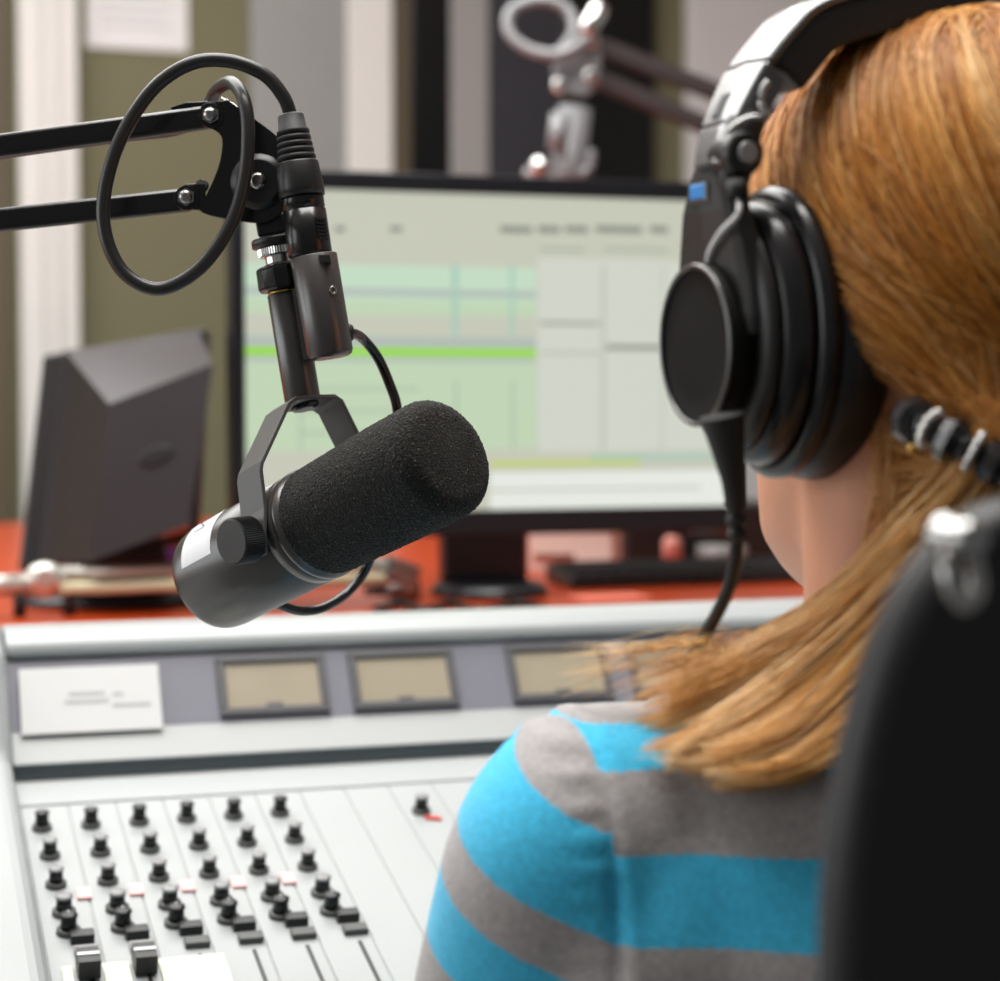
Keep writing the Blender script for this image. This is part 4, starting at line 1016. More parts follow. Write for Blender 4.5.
# ------------------------------------------------------------------ hair
sw_b = BVHTree.FromPolygons([tuple(V(v.co) + V((XC, YC, 0))) for v in me.vertices], [tuple(p.vertices) for p in me.polygons])
bd = body.data
bd_b = BVHTree.FromPolygons([tuple(V(v.co) + V((XC, YC, 0))) for v in bd.vertices], [tuple(p.vertices) for p in bd.polygons])
def surf_depth(px, py, dflt):
    r = (P(px, py, 1.0) - CAM); best = None
    for b in (sw_b, bd_b):
        h = b.ray_cast(CAM, r.normalized())
        if h[0] is not None:
            d = (h[0] - CAM).dot(FW)
            best = d if best is None else min(best, d)
    return best if best is not None else dflt

def strands_mesh(name, paths, radii, tints, parent, m):
    """paths: list of (n,3) arrays -> one mesh of three-sided tapering hairs"""
    vs = []; fs = []; tv = []; off = 0
    for pth, r0, tn in zip(paths, radii, tints):
        n = len(pth); tg = np.gradient(pth, axis=0); tg /= (np.linalg.norm(tg, axis=1)[:, None] + 1e-9)
        ref = np.array([0.3, 0.2, 0.93]); x = np.cross(tg, ref); x /= (np.linalg.norm(x, axis=1)[:, None] + 1e-9); y = np.cross(tg, x)
        tp = np.linspace(0, 1, n); rad = r0 * np.clip(1.25 - tp ** 3 * 1.0, 0.2, 1)
        ring = np.stack([pth + (x * math.cos(a) + y * math.sin(a)) * rad[:, None] for a in (0.5, 2.594, 4.689)], 1)
        vs.append(ring.reshape(-1, 3)); tv.append(np.full(n * 3, tn))
        i = np.arange(n - 1)[:, None] * 3; j = np.arange(3)[None, :]; k = (j + 1) % 3
        f = np.stack([i + j, i + k, i + 3 + k, i + 3 + j], -1).reshape(-1, 4) + off
        fs.append(f); off += n * 3
    vs = np.concatenate(vs); fs = np.concatenate(fs); tv = np.concatenate(tv)
    base = world_loc(parent); vs = vs - np.array(base)
    me = bpy.data.meshes.new(name); me.vertices.add(len(vs)); me.vertices.foreach_set('co', vs.ravel())
    me.loops.add(len(fs) * 4); me.loops.foreach_set('vertex_index', fs.ravel().astype(np.int32))
    me.polygons.add(len(fs)); me.polygons.foreach_set('loop_start', np.arange(0, len(fs) * 4, 4, dtype=np.int32))
    me.polygons.foreach_set('use_smooth', np.ones(len(fs), dtype=bool))
    me.update(calc_edges=True); me.validate()
    at = me.attributes.new('tint', 'FLOAT', 'POINT'); at.data.foreach_set('value', tv.astype(np.float32))
    me.materials.append(m)
    o = bpy.data.objects.new(name, me); COL.objects.link(o); o.parent = parent
    return o

NP = lambda v: np.array([v[0], v[1], v[2]])
TIE = P(1000, 447, 0.715)        # where the hair is gathered
hc = hO + hU * 0.135 - hF * 0.004
def local(p): q = V(p) - hc; return np.array([q.dot(hL), q.dot(hF), q.dot(hU)])
def world(q): return NP(hc) + q[..., 0:1] * NP(hL) + q[..., 1:2] * NP(hF) + q[..., 2:3] * NP(hU)
AX = np.array([0.0775, 0.0985, 0.104])
tie_l = local(TIE)
# scalp: hair cap beneath the strands
def scalp_r(dirn):
    """radius of the head ellipsoid in a direction (head frame)"""
    return 1.0 / np.sqrt(((dirn / AX) ** 2).sum(-1))
paths = []; radii = []; tints = []
N_UP = 9500
tdir = tie_l / np.linalg.norm(tie_l)
nlk = 120
lk_t = RNG.uniform(0.30, 0.78, nlk); lk_h = RNG.uniform(0, 0.006, nlk); lk_w = RNG.normal(0, 0.035, (nlk, 3))
def dirv(phi, el):
    phi, el = math.radians(phi), math.radians(el)
    return np.array([math.cos(el) * math.cos(phi), math.cos(el) * math.sin(phi), math.sin(el)])
def nrmz(v): return v / np.linalg.norm(v)
TT = np.linspace(0, 1, 26)
for cnt in range(N_UP):
    if cnt % 5: phi = RNG.uniform(-125, 66)
    else: phi = RNG.uniform(-275, -125)
    li = int((phi + 275) / 323 * nlk) % nlk
    if RNG.random() < 0.15: li = int(RNG.integers(0, nlk))
    phi0 = phi
    # from the parting on the crown, over the side of the head, round to the nape and into the tie
    f_part = np.interp(phi, [-275, -180, -90, 0, 66], [0.2, -0.1, -0.45, 0.25, 0.62]) + RNG.normal(0, 0.10)
    d0 = nrmz(np.array([RNG.normal(0.04, 0.05), f_part, 1.0]))
    ph1 = phi
    if phi > -90:
        ph2 = -90 + (phi + 90) * 0.72; ph3 = -90 + (phi + 90) * 0.40
    else:
        ph2 = -90 + (phi + 90) * 0.72; ph3 = -90 + (phi + 90) * 0.40
    e1 = 46 + RNG.normal(0, 5); e2 = 10 + RNG.normal(0, 4); e3 = -16 + RNG.normal(0, 3)
    ctl = [d0, nrmz(dirv(ph1, e1) + lk_w[li]), nrmz(dirv(ph2, e2) + lk_w[li] * 0.7), nrmz(dirv(ph3, e3) + lk_w[li] * 0.3), tdir]
    pts = spline([V(tuple(c)) for c in ctl], 24); dd = np.array([NP(c) for c in pts]); dd /= np.linalg.norm(dd, axis=1)[:, None]
    n = len(dd); t = np.linspace(0, 1, n)
    rr = scalp_r(dd)
    lift = (0.0035 + lk_h[li] + RNG.uniform(0, 0.006)) * np.sin(np.clip(t * 1.6 + 0.12, 0, 1) * math.pi * 0.5)
    r = rr + lift + 0.0007 * np.sin(t * RNG.uniform(4, 9) + RNG.uniform(0, 6))
    s_ = np.clip((t - 0.70) / 0.30, 0, 1); s_ = (s_ * s_ * (3 - 2 * s_))[:, None]
    q = dd * r[:, None] * (1 - s_) + (tie_l + RNG.normal(0, 0.0065, 3)) * s_
    paths.append(world(q)); radii.append(RNG.uniform(0.00022, 0.00042)); tints.append(float(np.clip(lk_t[li] + RNG.normal(0, 0.11), 0, 1)))
# under-cap so no scalp shows
mb = MB(); rings = []
for i in range(28):
    th_ = math.radians(-22 + 112 * i / 27); ring = []
    for k in range(56):
        a = 2 * math.pi * k / 56
        dv = np.array([math.cos(th_) * math.cos(a), math.cos(th_) * math.sin(a), math.sin(th_)])
        front = max(0.0, dv[1]);
        if dv[1] > 0.3 and dv[2] < 0.62: sc_ = 0.90
        elif dv[1] > 0.0 and dv[2] < 0.1: sc_ = 0.9
        else: sc_ = 1.0
        ring.append(tuple(world((dv * (scalp_r(dv) + 0.0032) * sc_)[None, :])[0]))
    rings.append(ring)
mb.loft(rings, 0, True)
SCALP = mat('hair_underlayer', srgb(176, 108, 42), 0.6)
hair = strands_mesh('hair', paths, radii, tints, person, HAIR)
mb.build('hair_underlayer', SCALP, person)

# ponytail swept over the left shoulder: guides from pixel rows resting on the sweater
G = [  # each guide: pixel path of one lock lying on the sweater
    [(1000, 447), (962, 488), (908, 535), (842, 592), (765, 640), (690, 660), (625, 670), (592, 686)],
    [(1000, 447), (964, 495), (912, 548), (848, 608), (770, 655), (700, 685), (650, 712), (600, 716)],
    [(1000, 450), (968, 502), (918, 560), (856, 625), (785, 680), (722, 720), (675, 748), (640, 776)],
    [(1000, 450), (972, 510), (925, 575), (866, 645), (805, 705), (755, 738), (700, 752), (652, 748)],
    [(1000, 453), (978, 520), (934, 592), (882, 667), (830, 722), (775, 760), (715, 774), (650, 770)],
    [(1000, 455), (985, 530), (950, 610), (905, 680), (850, 735), (800, 768), (755, 776), (700, 772)],
]
def guide_world(g):
    out = []
    for i, (x, y) in enumerate(g):
        f = i / (len(g) - 1)
        d0_ = 0.715 + 0.01 * f
        sd = surf_depth(x, y, 0.80)
        d = min(0.716 + 0.03 * f, sd - 0.008) if i < 3 else sd - 0.006
        if i == 0: d = 0.715
        out.append(d)
    for _ in range(3):
        for i in range(1, len(out) - 1): out[i] = min(out[i], 0.5 * (out[i - 1] + out[i + 1]) + 0.004)
    pts = [P(x, y, d) for (x, y), d in zip(g, out)]
    return np.array([NP(q) for q in spline(pts, 35)])
GW = [guide_world(g) for g in G]
paths = []; radii = []; tints = []
NC = 40
clumps = np.sort(RNG.uniform(0, len(G) - 1.001, NC)); clt = RNG.uniform(0.62, 1.0, NC); cln = RNG.uniform(0.74, 1.0, NC); clh = RNG.uniform(0, 0.013, NC)
clt[RNG.integers(0, NC, 5)] = 0.25
clo = RNG.normal(0, 0.004, (NC, 3))
toward = NP(-FW)
for k in range(6800):
    ci = RNG.integers(0, NC)
    u = np.clip(clumps[ci] + RNG.normal(0, 0.30), 0, len(G) - 1.001); i0 = int(u); f = u - i0
    p = GW[i0] * (1 - f) + GW[i0 + 1] * f
    n = len(p); t = np.linspace(0, 1, n)
    uu = clumps[ci]; j0 = int(uu); pc_ = GW[j0] * (1 - (uu - j0)) + GW[j0 + 1] * (uu - j0)
    cf = (0.15 + 0.80 * t ** 1.6)[:, None]
    p = p * (1 - cf) + pc_ * cf
    jit = RNG.normal(0, 0.0030, 3); th_ = np.sin(np.clip(t * 1.4, 0, 1) * math.pi / 2)
    p = p + jit * (1.0 - 0.6 * t ** 2)[:, None] + clo[ci] * (t ** 2)[:, None] + toward * ((clh[ci] + RNG.uniform(0, 0.004)) * th_ * np.clip(1.15 - t * 0.75, 0, 1))[:, None]
    p = p + np.outer(0.0012 * np.sin(t * RNG.uniform(3, 8) + RNG.uniform(0, 6)), RNG.normal(0, 1, 3))
    m_ = max(10, int(n * cln[ci] * RNG.uniform(0.80, 1.0)))
    paths.append(p[:m_]); radii.append(RNG.uniform(0.0002, 0.0004)); tints.append(float(np.clip(clt[ci] + RNG.normal(0, 0.10), 0, 1)))
# flyaway hairs near the shoulder
for k in range(60):
    x0, y0 = RNG.uniform(680, 780), RNG.uniform(625, 665)
    x1, y1 = RNG.uniform(555, 650), RNG.uniform(640, 700)
    pts = [P(x0, y0, surf_depth(x0, y0, 0.8) - 0.01), P((x0 + x1) / 2, (y0 + y1) / 2 - RNG.uniform(-4, 12), 0.755), P(x1, y1, 0.77)]
    paths.append(np.array([NP(q) for q in spline(pts, 16)])); radii.append(0.00016); tints.append(RNG.uniform(0.5, 1.0))
# fine hair on the nape, from neck to tie
for k in range(420):
    x0 = RNG.uniform(868, 935); y0 = RNG.uniform(400, 520)
    d = surf_depth(x0, y0, 0.8) - 0.001
    a_ = P(x0, y0, d); b_ = V(TIE) + V(tuple(RNG.normal(0, 0.006, 3)))
    if k % 2:
        e_ = P(RNG.uniform(830, 960), RNG.uniform(520, 600), 0.0); ex, ey = RNG.uniform(850, 950), RNG.uniform(530, 600)
        sd = surf_depth(ex, ey, 0.8) - 0.004; b_ = P(ex, ey, sd)
    mid_ = a_.lerp(b_, 0.5) - FW * 0.006
    paths.append(np.array([NP(q) for q in spline([a_, mid_, b_], 12)])); radii.append(0.00018); tints.append(RNG.uniform(0.45, 0.9))
strands_mesh('ponytail', paths, radii, tints, person, HAIR)

# ================================================================== BEADED HAIR TIE
tie = thing('beaded_hair_tie', V(TIE), 'black beaded hair tie with sparkling spacers round the ponytail', 'hair tie')
BEAD = mat('black_faceted_bead', (0.006, 0.006, 0.007, 1), 0.12, coat=0.5); STONE = mat('clear_rhinestone', (0.85, 0.84, 0.82, 1), 0.1, 0.7)
tc_ = P(1035, 482, 0.716); ta = P(912, 419, 0.716) - tc_; tb_ = -FW * 0.018 - UP * 0.003
dense = [tc_ + ta * math.cos(a) + tb_ * math.sin(a) for a in [2 * math.pi * k / 720 + 0.10 for k in range(720)]]
per = sum((dense[(k + 1) % 720] - dense[k]).length for k in range(720)); ntie = 2 * int(per / 0.0170); step = per / ntie
pos = []; acc = 0.0; nxt = 0.0
for k in range(720):
    if acc >= nxt and len(pos) < ntie: pos.append((dense[k], (dense[(k + 1) % 720] - dense[k - 1]).normalized())); nxt += step
    acc += (dense[(k + 1) % 720] - dense[k]).length
for k, (p, tg) in enumerate(pos):
    xv = (UP - tg * UP.dot(tg)).normalized(); yv = tg.cross(xv)
    if k % 2 == 0:
        mb = MB(); mb.sphere(p, 0.0092, 0, 9, 6, sc=(1, 1, 0.80), frame=(xv, yv, tg))
        b = mb.build('bead', BEAD, tie)
        for pl in b.data.polygons: pl.use_smooth = False
    else:
        mb = MB()
        for j in range(12):
            an = 2 * math.pi * j / 12; mb.sphere(p + (xv * math.cos(an) + yv * math.sin(an)) * 0.0064, 0.0016, 0, 8, 5)
        mb.lathe(p - tg * 0.0012, tg, [(0, 0.0058), (0.0024, 0.0058)], 20, 0)
        mb.build('rhinestone_spacer', STONE, tie)

mb = MB(); mb.sphere(P(913, 447, 0.712), 0.0022, 0, 12, 8); mb.build('gold_bead', BRASS, tie)
# ================================================================== HEADPHONES
hp = thing('headphones', H(0.09, 0, 0.10), 'black closed studio headphones worn on the ginger hair', 'headphones')
EC = P(787, 333, 0.78)            # centre of the left ear pad's outer side
cl_ = (EC - hO).dot(hL); cf_ = (EC - hO).dot(hF); cu_ = (EC - hO).dot(hU)
cL = (hL * math.cos(math.radians(4)) + hF * math.sin(math.radians(4)) + hU * -0.03).normalized(); cU = (hU - cL * hU.dot(cL)).normalized(); cF = cU.cross(cL)
if cF.dot(hF) < 0: cF = -cF
def cup(l, f, u): return EC + cL * l + cF * f + cU * u
def disc(mb, prof, sf, su, c=(0, 0), seg=64, mi=0):
    """prof: (outward, radius factor); ellipse half-axes sf,su"""
    rings = []
    for l, k in prof:
        k = max(k, 1e-4)
        rings.append([cup(l, c[0] + sf * k * math.cos(a), c[1] + su * k * math.sin(a)) for a in [2 * math.pi * j / seg for j in range(seg)]])
    mb.loft(rings, mi)
PADR = (0.047, 0.058)
mb = MB(); disc(mb, [(-0.023, 0.55), (-0.025, 0.7), (-0.023, 0.86), (-0.018, 0.96), (-0.011, 1.0), (-0.004, 0.985), (0.001, 0.94), (0.002, 0.9)], *PADR); mb.build('ear_pad', LEATHERETTE, hp)
mb = MB(); disc(mb, [(0.0022, 0.9), (0.003, 0.97), (0.008, 0.975), (0.010, 0.93), (0.0105, 0.88)], *PADR); mb.build('pad_ring', PHONE_GLOSS, hp)
mb = MB(); disc(mb, [(0.0107, 0.86), (0.013, 0.89), (0.020, 0.86), (0.0225, 0.80), (0.0228, 0.74)], *PADR); mb.build('ear_cup', PHONE_GLOSS, hp)
mb = MB(); disc(mb, [(0.0229, 0.70), (0.0232, 0.78), (0.025, 0.80), (0.027, 0.78), (0.0290, 0.70), (0.0295, 0.60)], *PADR); mb.build('cup_shell', PHONE_DARK, hp)
mb = MB(); disc(mb, [(0.0297, 0.92), (0.031, 0.97), (0.036, 1.0), (0.0395, 0.99), (0.040, 0.93), (0.0393, 0.90), (0.0398, 0.6), (0.0400, 0.05)], 0.030, 0.0315, c=(0.0, -0.004)); dsk = mb.build('cup_disc', DISC, hp)
mb = MB(); rings = []
for j in range(64):
    a = 2 * math.pi * j / 64; c = cup(0.0403, 0.0288 * math.cos(a), -0.004 + 0.0302 * math.sin(a)); ro = (cF * math.cos(a) + cU * math.sin(a)).normalized()
    rings.append([c + ro * 0.0011 * math.cos(b) + cL * 0.0009 * math.sin(b) for b in [2 * math.pi * i / 8 for i in range(8)]])
mb.loft(rings, 0, True, False, True); mb.build('disc_rim', RIM, dsk)
# outer arm: wide plate from the slider down behind the round disc
def lu(px, py, f=0.0):
    q = on_plane(px, py, cup(0, f, 0), cF); return (q - EC).dot(cL), (q - EC).dot(cU)
def f_at(l, u, px):
    a, b = to_px(cup(l, 0, u))[0], to_px(cup(l, 0.01, u))[0]; return (px - a) / (b - a) * 0.01
mb = MB(); rings = []; arm_rows = []
for xl, xr, py, dl in ((690, 722, 165, 0.0), (684, 723, 185, 0.0), (678, 727, 212, 0.0), (671, 731, 245, -0.002), (664, 734, 285, -0.004), (659, 734, 318, -0.005), (657, 730, 338, -0.006)):
    l, u = lu((xl + xr) / 2, py); f0, f1 = f_at(l, u, xr), f_at(l, u, xl); l += dl; arm_rows.append((l, u, f0, f1)); t_ = 0.010
    rings.append([cup(l - 0.003, f0, u), cup(l, f0 + 0.004, u), cup(l + 0.0008, (f0 + f1) / 2, u), cup(l, f1 - 0.004, u), cup(l - 0.003, f1, u), cup(l - t_, f1, u), cup(l - t_, f0, u)])
mb.loft(rings, 0, False); mb.build('cup_arm', PHONE_DARK, hp, bevel=0.0015, bseg=3)
def on_arm(px, py, lift):
    l, u = lu(px, py); l = float(np.interp(-u, [-r[1] for r in arm_rows], [r[0] for r in arm_rows]))
    f = f_at(l, u, px); return cup(l + lift, f, u)
bq = on_arm(701, 193, 0.0010)
mb = MB(); mb.box(bq, cF * 0.0072, cU * 0.0039, cL * 0.0006); mb.build('marker_frame', RIM, hp, bevel=0.0015)
mb = MB(); mb.box(bq + cU * 0.0006, cF * 0.0064, cU * 0.0031, cL * 0.0010); mb.build('side_marker', BLUE_TAB, hp, bevel=0.0012)
# headband: an arch over the crown, set out in the head's own plane
fB = cf_
HW_ = 0.0165
def band_lu(px, py):
    q = on_plane(px, py, H(0, fB - HW_, 0), hF); return (q - hO).dot(hL), (q - hO).dot(hU)
bp_ = [band_lu(*q) for q in ((722, 165), (729, 143), (738, 118), (752, 89), (770, 58), (796, 25), (824, 0))]
l5, u5 = bp_[-1]
for k_, du in ((0.66, 0.0085), (0.33, 0.0135), (0.0, 0.0152)): bp_.append((l5 * k_, u5 + du))
full = bp_ + [(-l, u) for l, u in bp_[-2::-1]]
dense_b = [(q.x, q.y) for q in spline([V((l, u, 0)) for l, u in full], 200)]
NB = len(dense_b)
def band(mb, i0, i1, r0, r1, fw, mi=0, stp=2):
    rings = []
    idx = list(range(i0, i1, stp)) + [i1]
    for i in idx:
        g = np.interp(min(i, NB - 1 - i), [iA, iC, iC + 25], [0.30, 0.85, 1.0])
        l, u = dense_b[i]; a = dense_b[max(0, i - 2)]; b = dense_b[min(NB - 1, i + 2)]; tl, tu = b[0] - a[0], b[1] - a[1]; ln = math.hypot(tl, tu); nl, nu = tu / ln, -tl / ln
        if nl * l + nu * (u - 0.1) < 0: nl, nu = -nl, -nu
        rings.append([H(l + nl * r, fB + f, u + nu * r) for r, f in ((r1 - 0.0012, -fw), (r1, -fw + 0.0015), (r1 + 0.0010, -fw * (1 - g)), (r1, fw * g - 0.0015), (r1 - 0.0012, fw * g), (r0, fw * g), (r0, -fw))])
    mb.loft(rings, mi, False)
def bidx(py):
    u = band_lu(750, py)[1]; return min(range(NB // 2), key=lambda i: abs(dense_b[i][1] - u))
iA, iB, iC = bidx(165), bidx(121), bidx(60)
mb = MB(); band(mb, iC + 1, NB - 2 - iC, -0.0030, 0.0005, HW_); mb.build('headband', BAND_GLOSS, hp, bevel=0.0008)
mb = MB(); band(mb, iC + 2, NB - 3 - iC, -0.0195, -0.0032, HW_ - 0.001); mb.build('headband_pad', LEATHERETTE, hp, bevel=0.003, bseg=3)
for a_, b_, nm in ((iB, iC, 'end_sleeve'), (iA, iB - 1, 'slider')):
    mb = MB(); band(mb, a_, b_, -0.0110 if nm == 'end_sleeve' else -0.006, 0.0006, HW_ + 0.0002, stp=1); mb.build(nm, BAND_GLOSS, hp, bevel=0.0008)
    mb = MB(); band(mb, NB - 1 - b_, NB - 1 - a_, -0.008, 0.0006, HW_ + 0.0002, stp=1); mb.build(nm, BAND_GLOSS, hp, bevel=0.0008)
# slot in the sleeve
l, u = dense_b[(iB * 2 + iC) // 3]
mb = MB(); sq_ = H(l, fB - 0.002, u); a = dense_b[(iB * 2 + iC) // 3 + 2]; tdv = (H(a[0], fB, a[1]) - H(l, fB, u)).normalized(); nv = hF.cross(tdv).normalized()
if nv.dot(hL) < 0: nv = -nv
mb.box(sq_ + nv * 0.0014, hF * 0.0035, tdv * 0.0055, nv * 0.0005); mb.build('sleeve_slot', BLACK_MATTE, hp, bevel=0.001)
# hinge with round button
dh = (H(dense_b[iA][0], fB - HW_, dense_b[iA][1]) - CAM).dot(FW)
hg = P(747, 153, dh - 0.002)
mb = MB(); mb.lathe(hg + hF * 0.015, -hF, [(0, 0.0080), (0.013, 0.0082), (0.015, 0.0072)], 32)
mb.tube([P(756, 104, dh + 0.012), P(744, 126, dh + 0.009), P(736, 153, dh + 0.008), P(733, 185, dh + 0.008), P(738, 215, dh + 0.012)], [0.0055, 0.0075, 0.008, 0.006, 0.0045], 18); mb.build('hinge', PHONE_DARK, hp)
mb = MB(); mb.lathe(hg - hF * 0.0003, -hF, [(0, 0.0044), (0.0010, 0.0042), (0.0014, 0.0032), (0.0010, 0.0016)], 28); mb.build('hinge_button', SILVER, hp)
mb = MB(); mb.tube(spline([P(x, y, dh - 0.003) for x, y in ((728, 133), (737, 124), (750, 118), (763, 117))], 20), 0.0012, 10); mb.build('clip_ring', SILVER, hp)
mb = MB(); mb.tube(spline([P(x, y, dh - 0.003) for x, y in ((768, 82), (763, 90), (762, 97))], 12), 0.0014, 10); mb.build('fold_clip', SILVER, hp)
mb = MB(); mb.tube(spline([P(x, y, dh - 0.003) for x, y in ((761, 101), (763, 109), (768, 115))], 12), 0.0014, 10); mb.build('fold_clip', SILVER, hp)
mb = MB(); mb.tube([P(737, 180, dh - 0.002), P(738, 200, dh - 0.002)], [0.0042, 0.0045], 14); mb.build('wire_boot', BLACK_MATTE, hp)
CLEARW = mat('grey_wire', (0.8, 0.8, 0.8, 1), 0.25)
mb = MB(); mb.tube(spline([P(738, 196, dh - 0.003), P(738, 214, dh - 0.007), on_arm(728, 235, 0.003), on_arm(716, 252, 0.0025), on_arm(711, 268, 0.002)], 30), 0.0011, 10); mb.build('bridge_wire', CLEARW, hp)
# far cup on the right ear
def cupR(l, f, u): return H(-(cl_ + l), cf_ + f, cu_ + u)
def discR(mb, prof, sf, su, seg=48):
    rings = []
    for l, k in prof: rings.append([cupR(l, sf * k * math.cos(a), su * k * math.sin(a)) for a in [2 * math.pi * j / seg for j in range(seg)]])
    mb.loft(rings, 0)
mb = MB(); discR(mb, [(-0.027, 0.6), (-0.02, 0.96), (-0.01, 1.0), (0.002, 0.9)], *PADR); mb.build('ear_pad', LEATHERETTE, hp)
mb = MB(); discR(mb, [(0.0022, 0.95), (0.012, 0.9), (0.03, 0.76), (0.045, 0.5), (0.05, 0.3)], *PADR); mb.build('ear_cup', PHONE_GLOSS, hp)
# cable with strain relief
cpts = [(724, 425, 0.742), (728, 450, 0.742), (733, 480, 0.744), (736, 510, 0.748), (737, 545, 0.752), (731, 580, 0.758), (718, 612, 0.765), (700, 643, 0.775), (685, 668, 0.79), (670, 700, 0.82), (655, 760, 0.90), (640, 830, 0.92), (640, 900, 0.92)]
cw = [P(*q) for q in cpts]
mb = MB(); mb.tube(spline(cw, 120), 0.0026, 14); mb.build('cable', BLACK_SATIN, hp)
mb = MB(); mb.tube(spline([P(722, 415, 0.740)] + cw[1:4], 24), lerp_list([0.0085, 0.0062, 0.0045, 0.0036], 25), 18); mb.build('strain_relief', BLACK_MATTE, hp)
mb = MB()
for q, r in (((735, 505, 0.7475), 0.0042), ((736.5, 520, 0.749), 0.0042), ((737, 534, 0.750), 0.004)):
    mb.sphere(P(*q), r, sc=(1, 1, 0.7))
mb.build('relief_ring', BLACK_MATTE, hp)

# ================================================================== OFFICE CHAIR
cy0 = 0.455
ch = thing('office_chair', V((XC, 0.70, 0)), 'black high-backed chair in the foreground, with a chrome stud on its back', 'chair')
cx0, cx1, cz0, cz1 = XC - 0.190, XC + 0.190, 0.50, 1.1235
rcn = 0.085
def sup(a, e): return math.copysign(abs(a) ** (2 / e), a)
def chair_outline(x0, x1, z0, z1, a, b, n=14):
    pts = []
    for cx_, cz_, a0 in ((x1 - a, z1 - b, 0), (x0 + a, z1 - b, 90), (x0 + a, z0 + b, 180), (x1 - a, z0 + b, 270)):
        for k in range(n + 1):
            an = math.radians(a0 + 90 * k / n); pts.append((cx_ + a * sup(math.cos(an), 2.3), cz_ + b * sup(math.sin(an), 2.3)))
    return pts
def rrect(x0, x1, z0, z1, r, n=10):
    pts = []
    for cx_, cz_, a0 in ((x1 - r, z1 - r, 0), (x0 + r, z1 - r, 90), (x0 + r, z0 + r, 180), (x1 - r, z0 + r, 270)):
        for k in range(n + 1):
            a = math.radians(a0 + 90 * k / n); pts.append((cx_ + r * math.cos(a), cz_ + r * math.sin(a)))
    return pts
def chair_bow(x): return -0.02 * ((x - XC) / 0.19) ** 2 * -1
mb = MB(); o = chair_outline(cx0, cx1, cz0, cz1, 0.062, 0.125); oi = chair_outline(cx0 + 0.006, cx1 - 0.006, cz0 + 0.006, cz1 - 0.006, 0.057, 0.12)
mb.loft([[V((x, cy0, z)) for x, z in oi], [V((x, cy0 + 0.006, z)) for x, z in o], [V((x, cy0 + 0.010, z)) for x, z in o]], 0, True)
mb.build('back_panel', CHAIR_BLACK, ch)
mb = MB(); mb.loft([[V((x, cy0 + 0.0102, z)) for x, z in o], [V((x, cy0 + 0.014, z)) for x, z in o], [V((x, cy0 + 0.020, z)) for x, z in oi]], 0, True); mb.build('back_cushion', CHAIR_EDGE, ch)
st = P(946, 545, 0.0); sp0 = on_plane(946, 552, V((0, cy0, 0)), V((0, 1, 0)))
CHR2 = mat('dull_chrome', (0.42, 0.42, 0.41, 1), 0.22, 1.0)
mb = MB()
mb.lathe(sp0 + V((0, 0.001, 0.004)), (0, -1, 0), [(0, 0.0062), (0.003, 0.0062), (0.006, 0.005), (0.009, 0.0048), (0.013, 0.0052), (0.016, 0.0035)], 24)
mb.tube(spline([sp0 + V((-0.003, -0.006, 0.000)), sp0 + V((-0.004, -0.009, -0.006)), sp0 + V((-0.001, -0.010, -0.013)), sp0 + V((0.004, -0.009, -0.009)), sp0 + V((0.004, -0.006, 0.0))], 30), 0.0026, 12)
mb.build('chrome_stud', CHR2, ch)
mb = MB(); s_ = rrect(XC - 0.235, XC + 0.235, 0.52, 0.98, 0.07); mb.loft([[V((x, y, 0.365)) for x, y in s_], [V((x, y, 0.42)) for x, y in s_], [V((XC + (x - XC) * 0.93, 0.75 + (y - 0.75) * 0.93, 0.432)) for x, y in s_]], 0, True); mb.build('seat', CHAIR_BLACK, ch)
mb = MB(); mb.tube(spline([(XC, 0.56, 0.36), (XC, 0.46, 0.37), (XC, 0.438, 0.46), (XC, 0.442, 0.62)], 24), 0, up=(1, 0, 0), sq=(0.03, 0.006)); mb.build('back_bar', BLACK_SATIN, ch)
mb = MB(); mb.tube([(XC, 0.75, 0.08), (XC, 0.75, 0.364)], 0.025, 20); mb.build('gas_column', CHROME, ch)
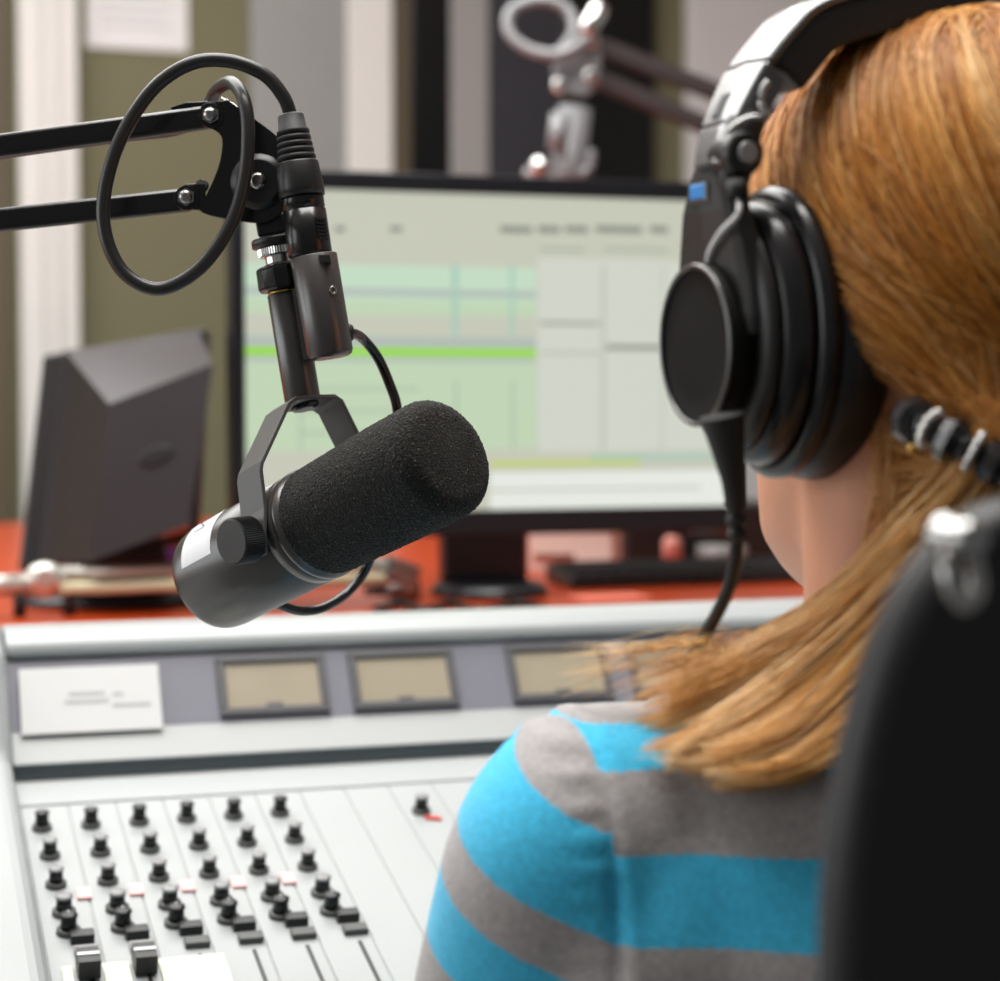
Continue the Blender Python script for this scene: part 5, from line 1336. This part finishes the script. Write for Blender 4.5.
for k in range(5):
    a = 2 * math.pi * k / 5 + 0.3; e_ = V((XC + 0.28 * math.cos(a), 0.75 + 0.28 * math.sin(a), 0.065))
    mb = MB(); mb.tube([V((XC, 0.75, 0.085)), e_], [0.024, 0.015], 12); mb.build('leg', BLACK_SATIN, ch)
    mb = MB(); mb.lathe(e_ - V((0.012, 0, 0.037)), (1, 0, 0), [(0, 0.027), (0.024, 0.027)], 20); mb.build('castor', BLACK_MATTE, ch)

# ================================================================== LIGHT
def area_light(name, loc, target, sx, sy_, power, col=(1, 1, 1)):
    l = bpy.data.lights.new(name, 'AREA'); l.shape = 'RECTANGLE'; l.size = sx; l.size_y = sy_; l.energy = power; l.color = col
    o = bpy.data.objects.new(name, l); COL.objects.link(o); o.location = loc
    o.rotation_euler = (V(target) - V(loc)).to_track_quat('-Z', 'Y').to_euler(); return o
area_light('window_daylight', (room_x0 - 0.02, 1.8, 1.6), (0.5, 1.5, 1.0), 3.0, 1.4, 40, (0.95, 0.98, 1.0))
area_light('ceiling_light_near', (0.2, 0.9, 2.74), (0.2, 0.9, 0), 1.2, 0.6, 36, (1, 0.98, 0.95))
area_light('ceiling_light_far', (-0.2, 2.4, 2.74), (-0.2, 2.4, 0), 2.4, 1.8, 88, (0.98, 1.0, 0.98))
w = bpy.data.worlds.new('World'); SC.world = w; w.use_nodes = True
bg = w.node_tree.nodes['Background']; bg.inputs[0].default_value = (0.95, 0.97, 1.0, 1); bg.inputs[1].default_value = 0.15

# ================================================================== CAMERA
cam = bpy.data.cameras.new('Camera'); co_ = bpy.data.objects.new('Camera', cam); COL.objects.link(co_)
cam.sensor_fit = 'HORIZONTAL'; cam.sensor_width = 36.0; cam.lens = 36.0 * FPX / 1000
cam.clip_start = 0.05; cam.clip_end = 50
R_ = Matrix((RT, UP, -FW)).transposed()
co_.matrix_world = Matrix.Translation(CAM) @ R_.to_4x4()
cam.dof.use_dof = True; cam.dof.focus_distance = 0.97; cam.dof.aperture_fstop = (cam.lens / 1000) / 0.011; cam.dof.aperture_blades = 0
SC.camera = co_
SC.view_settings.view_transform = 'Standard'; SC.view_settings.look = 'None'; SC.view_settings.gamma = 1.0
SC.view_settings.use_curve_mapping = False
SC.view_settings.exposure = 0.0
SC.cycles.use_denoising = True
SC.cycles.max_bounces = 8
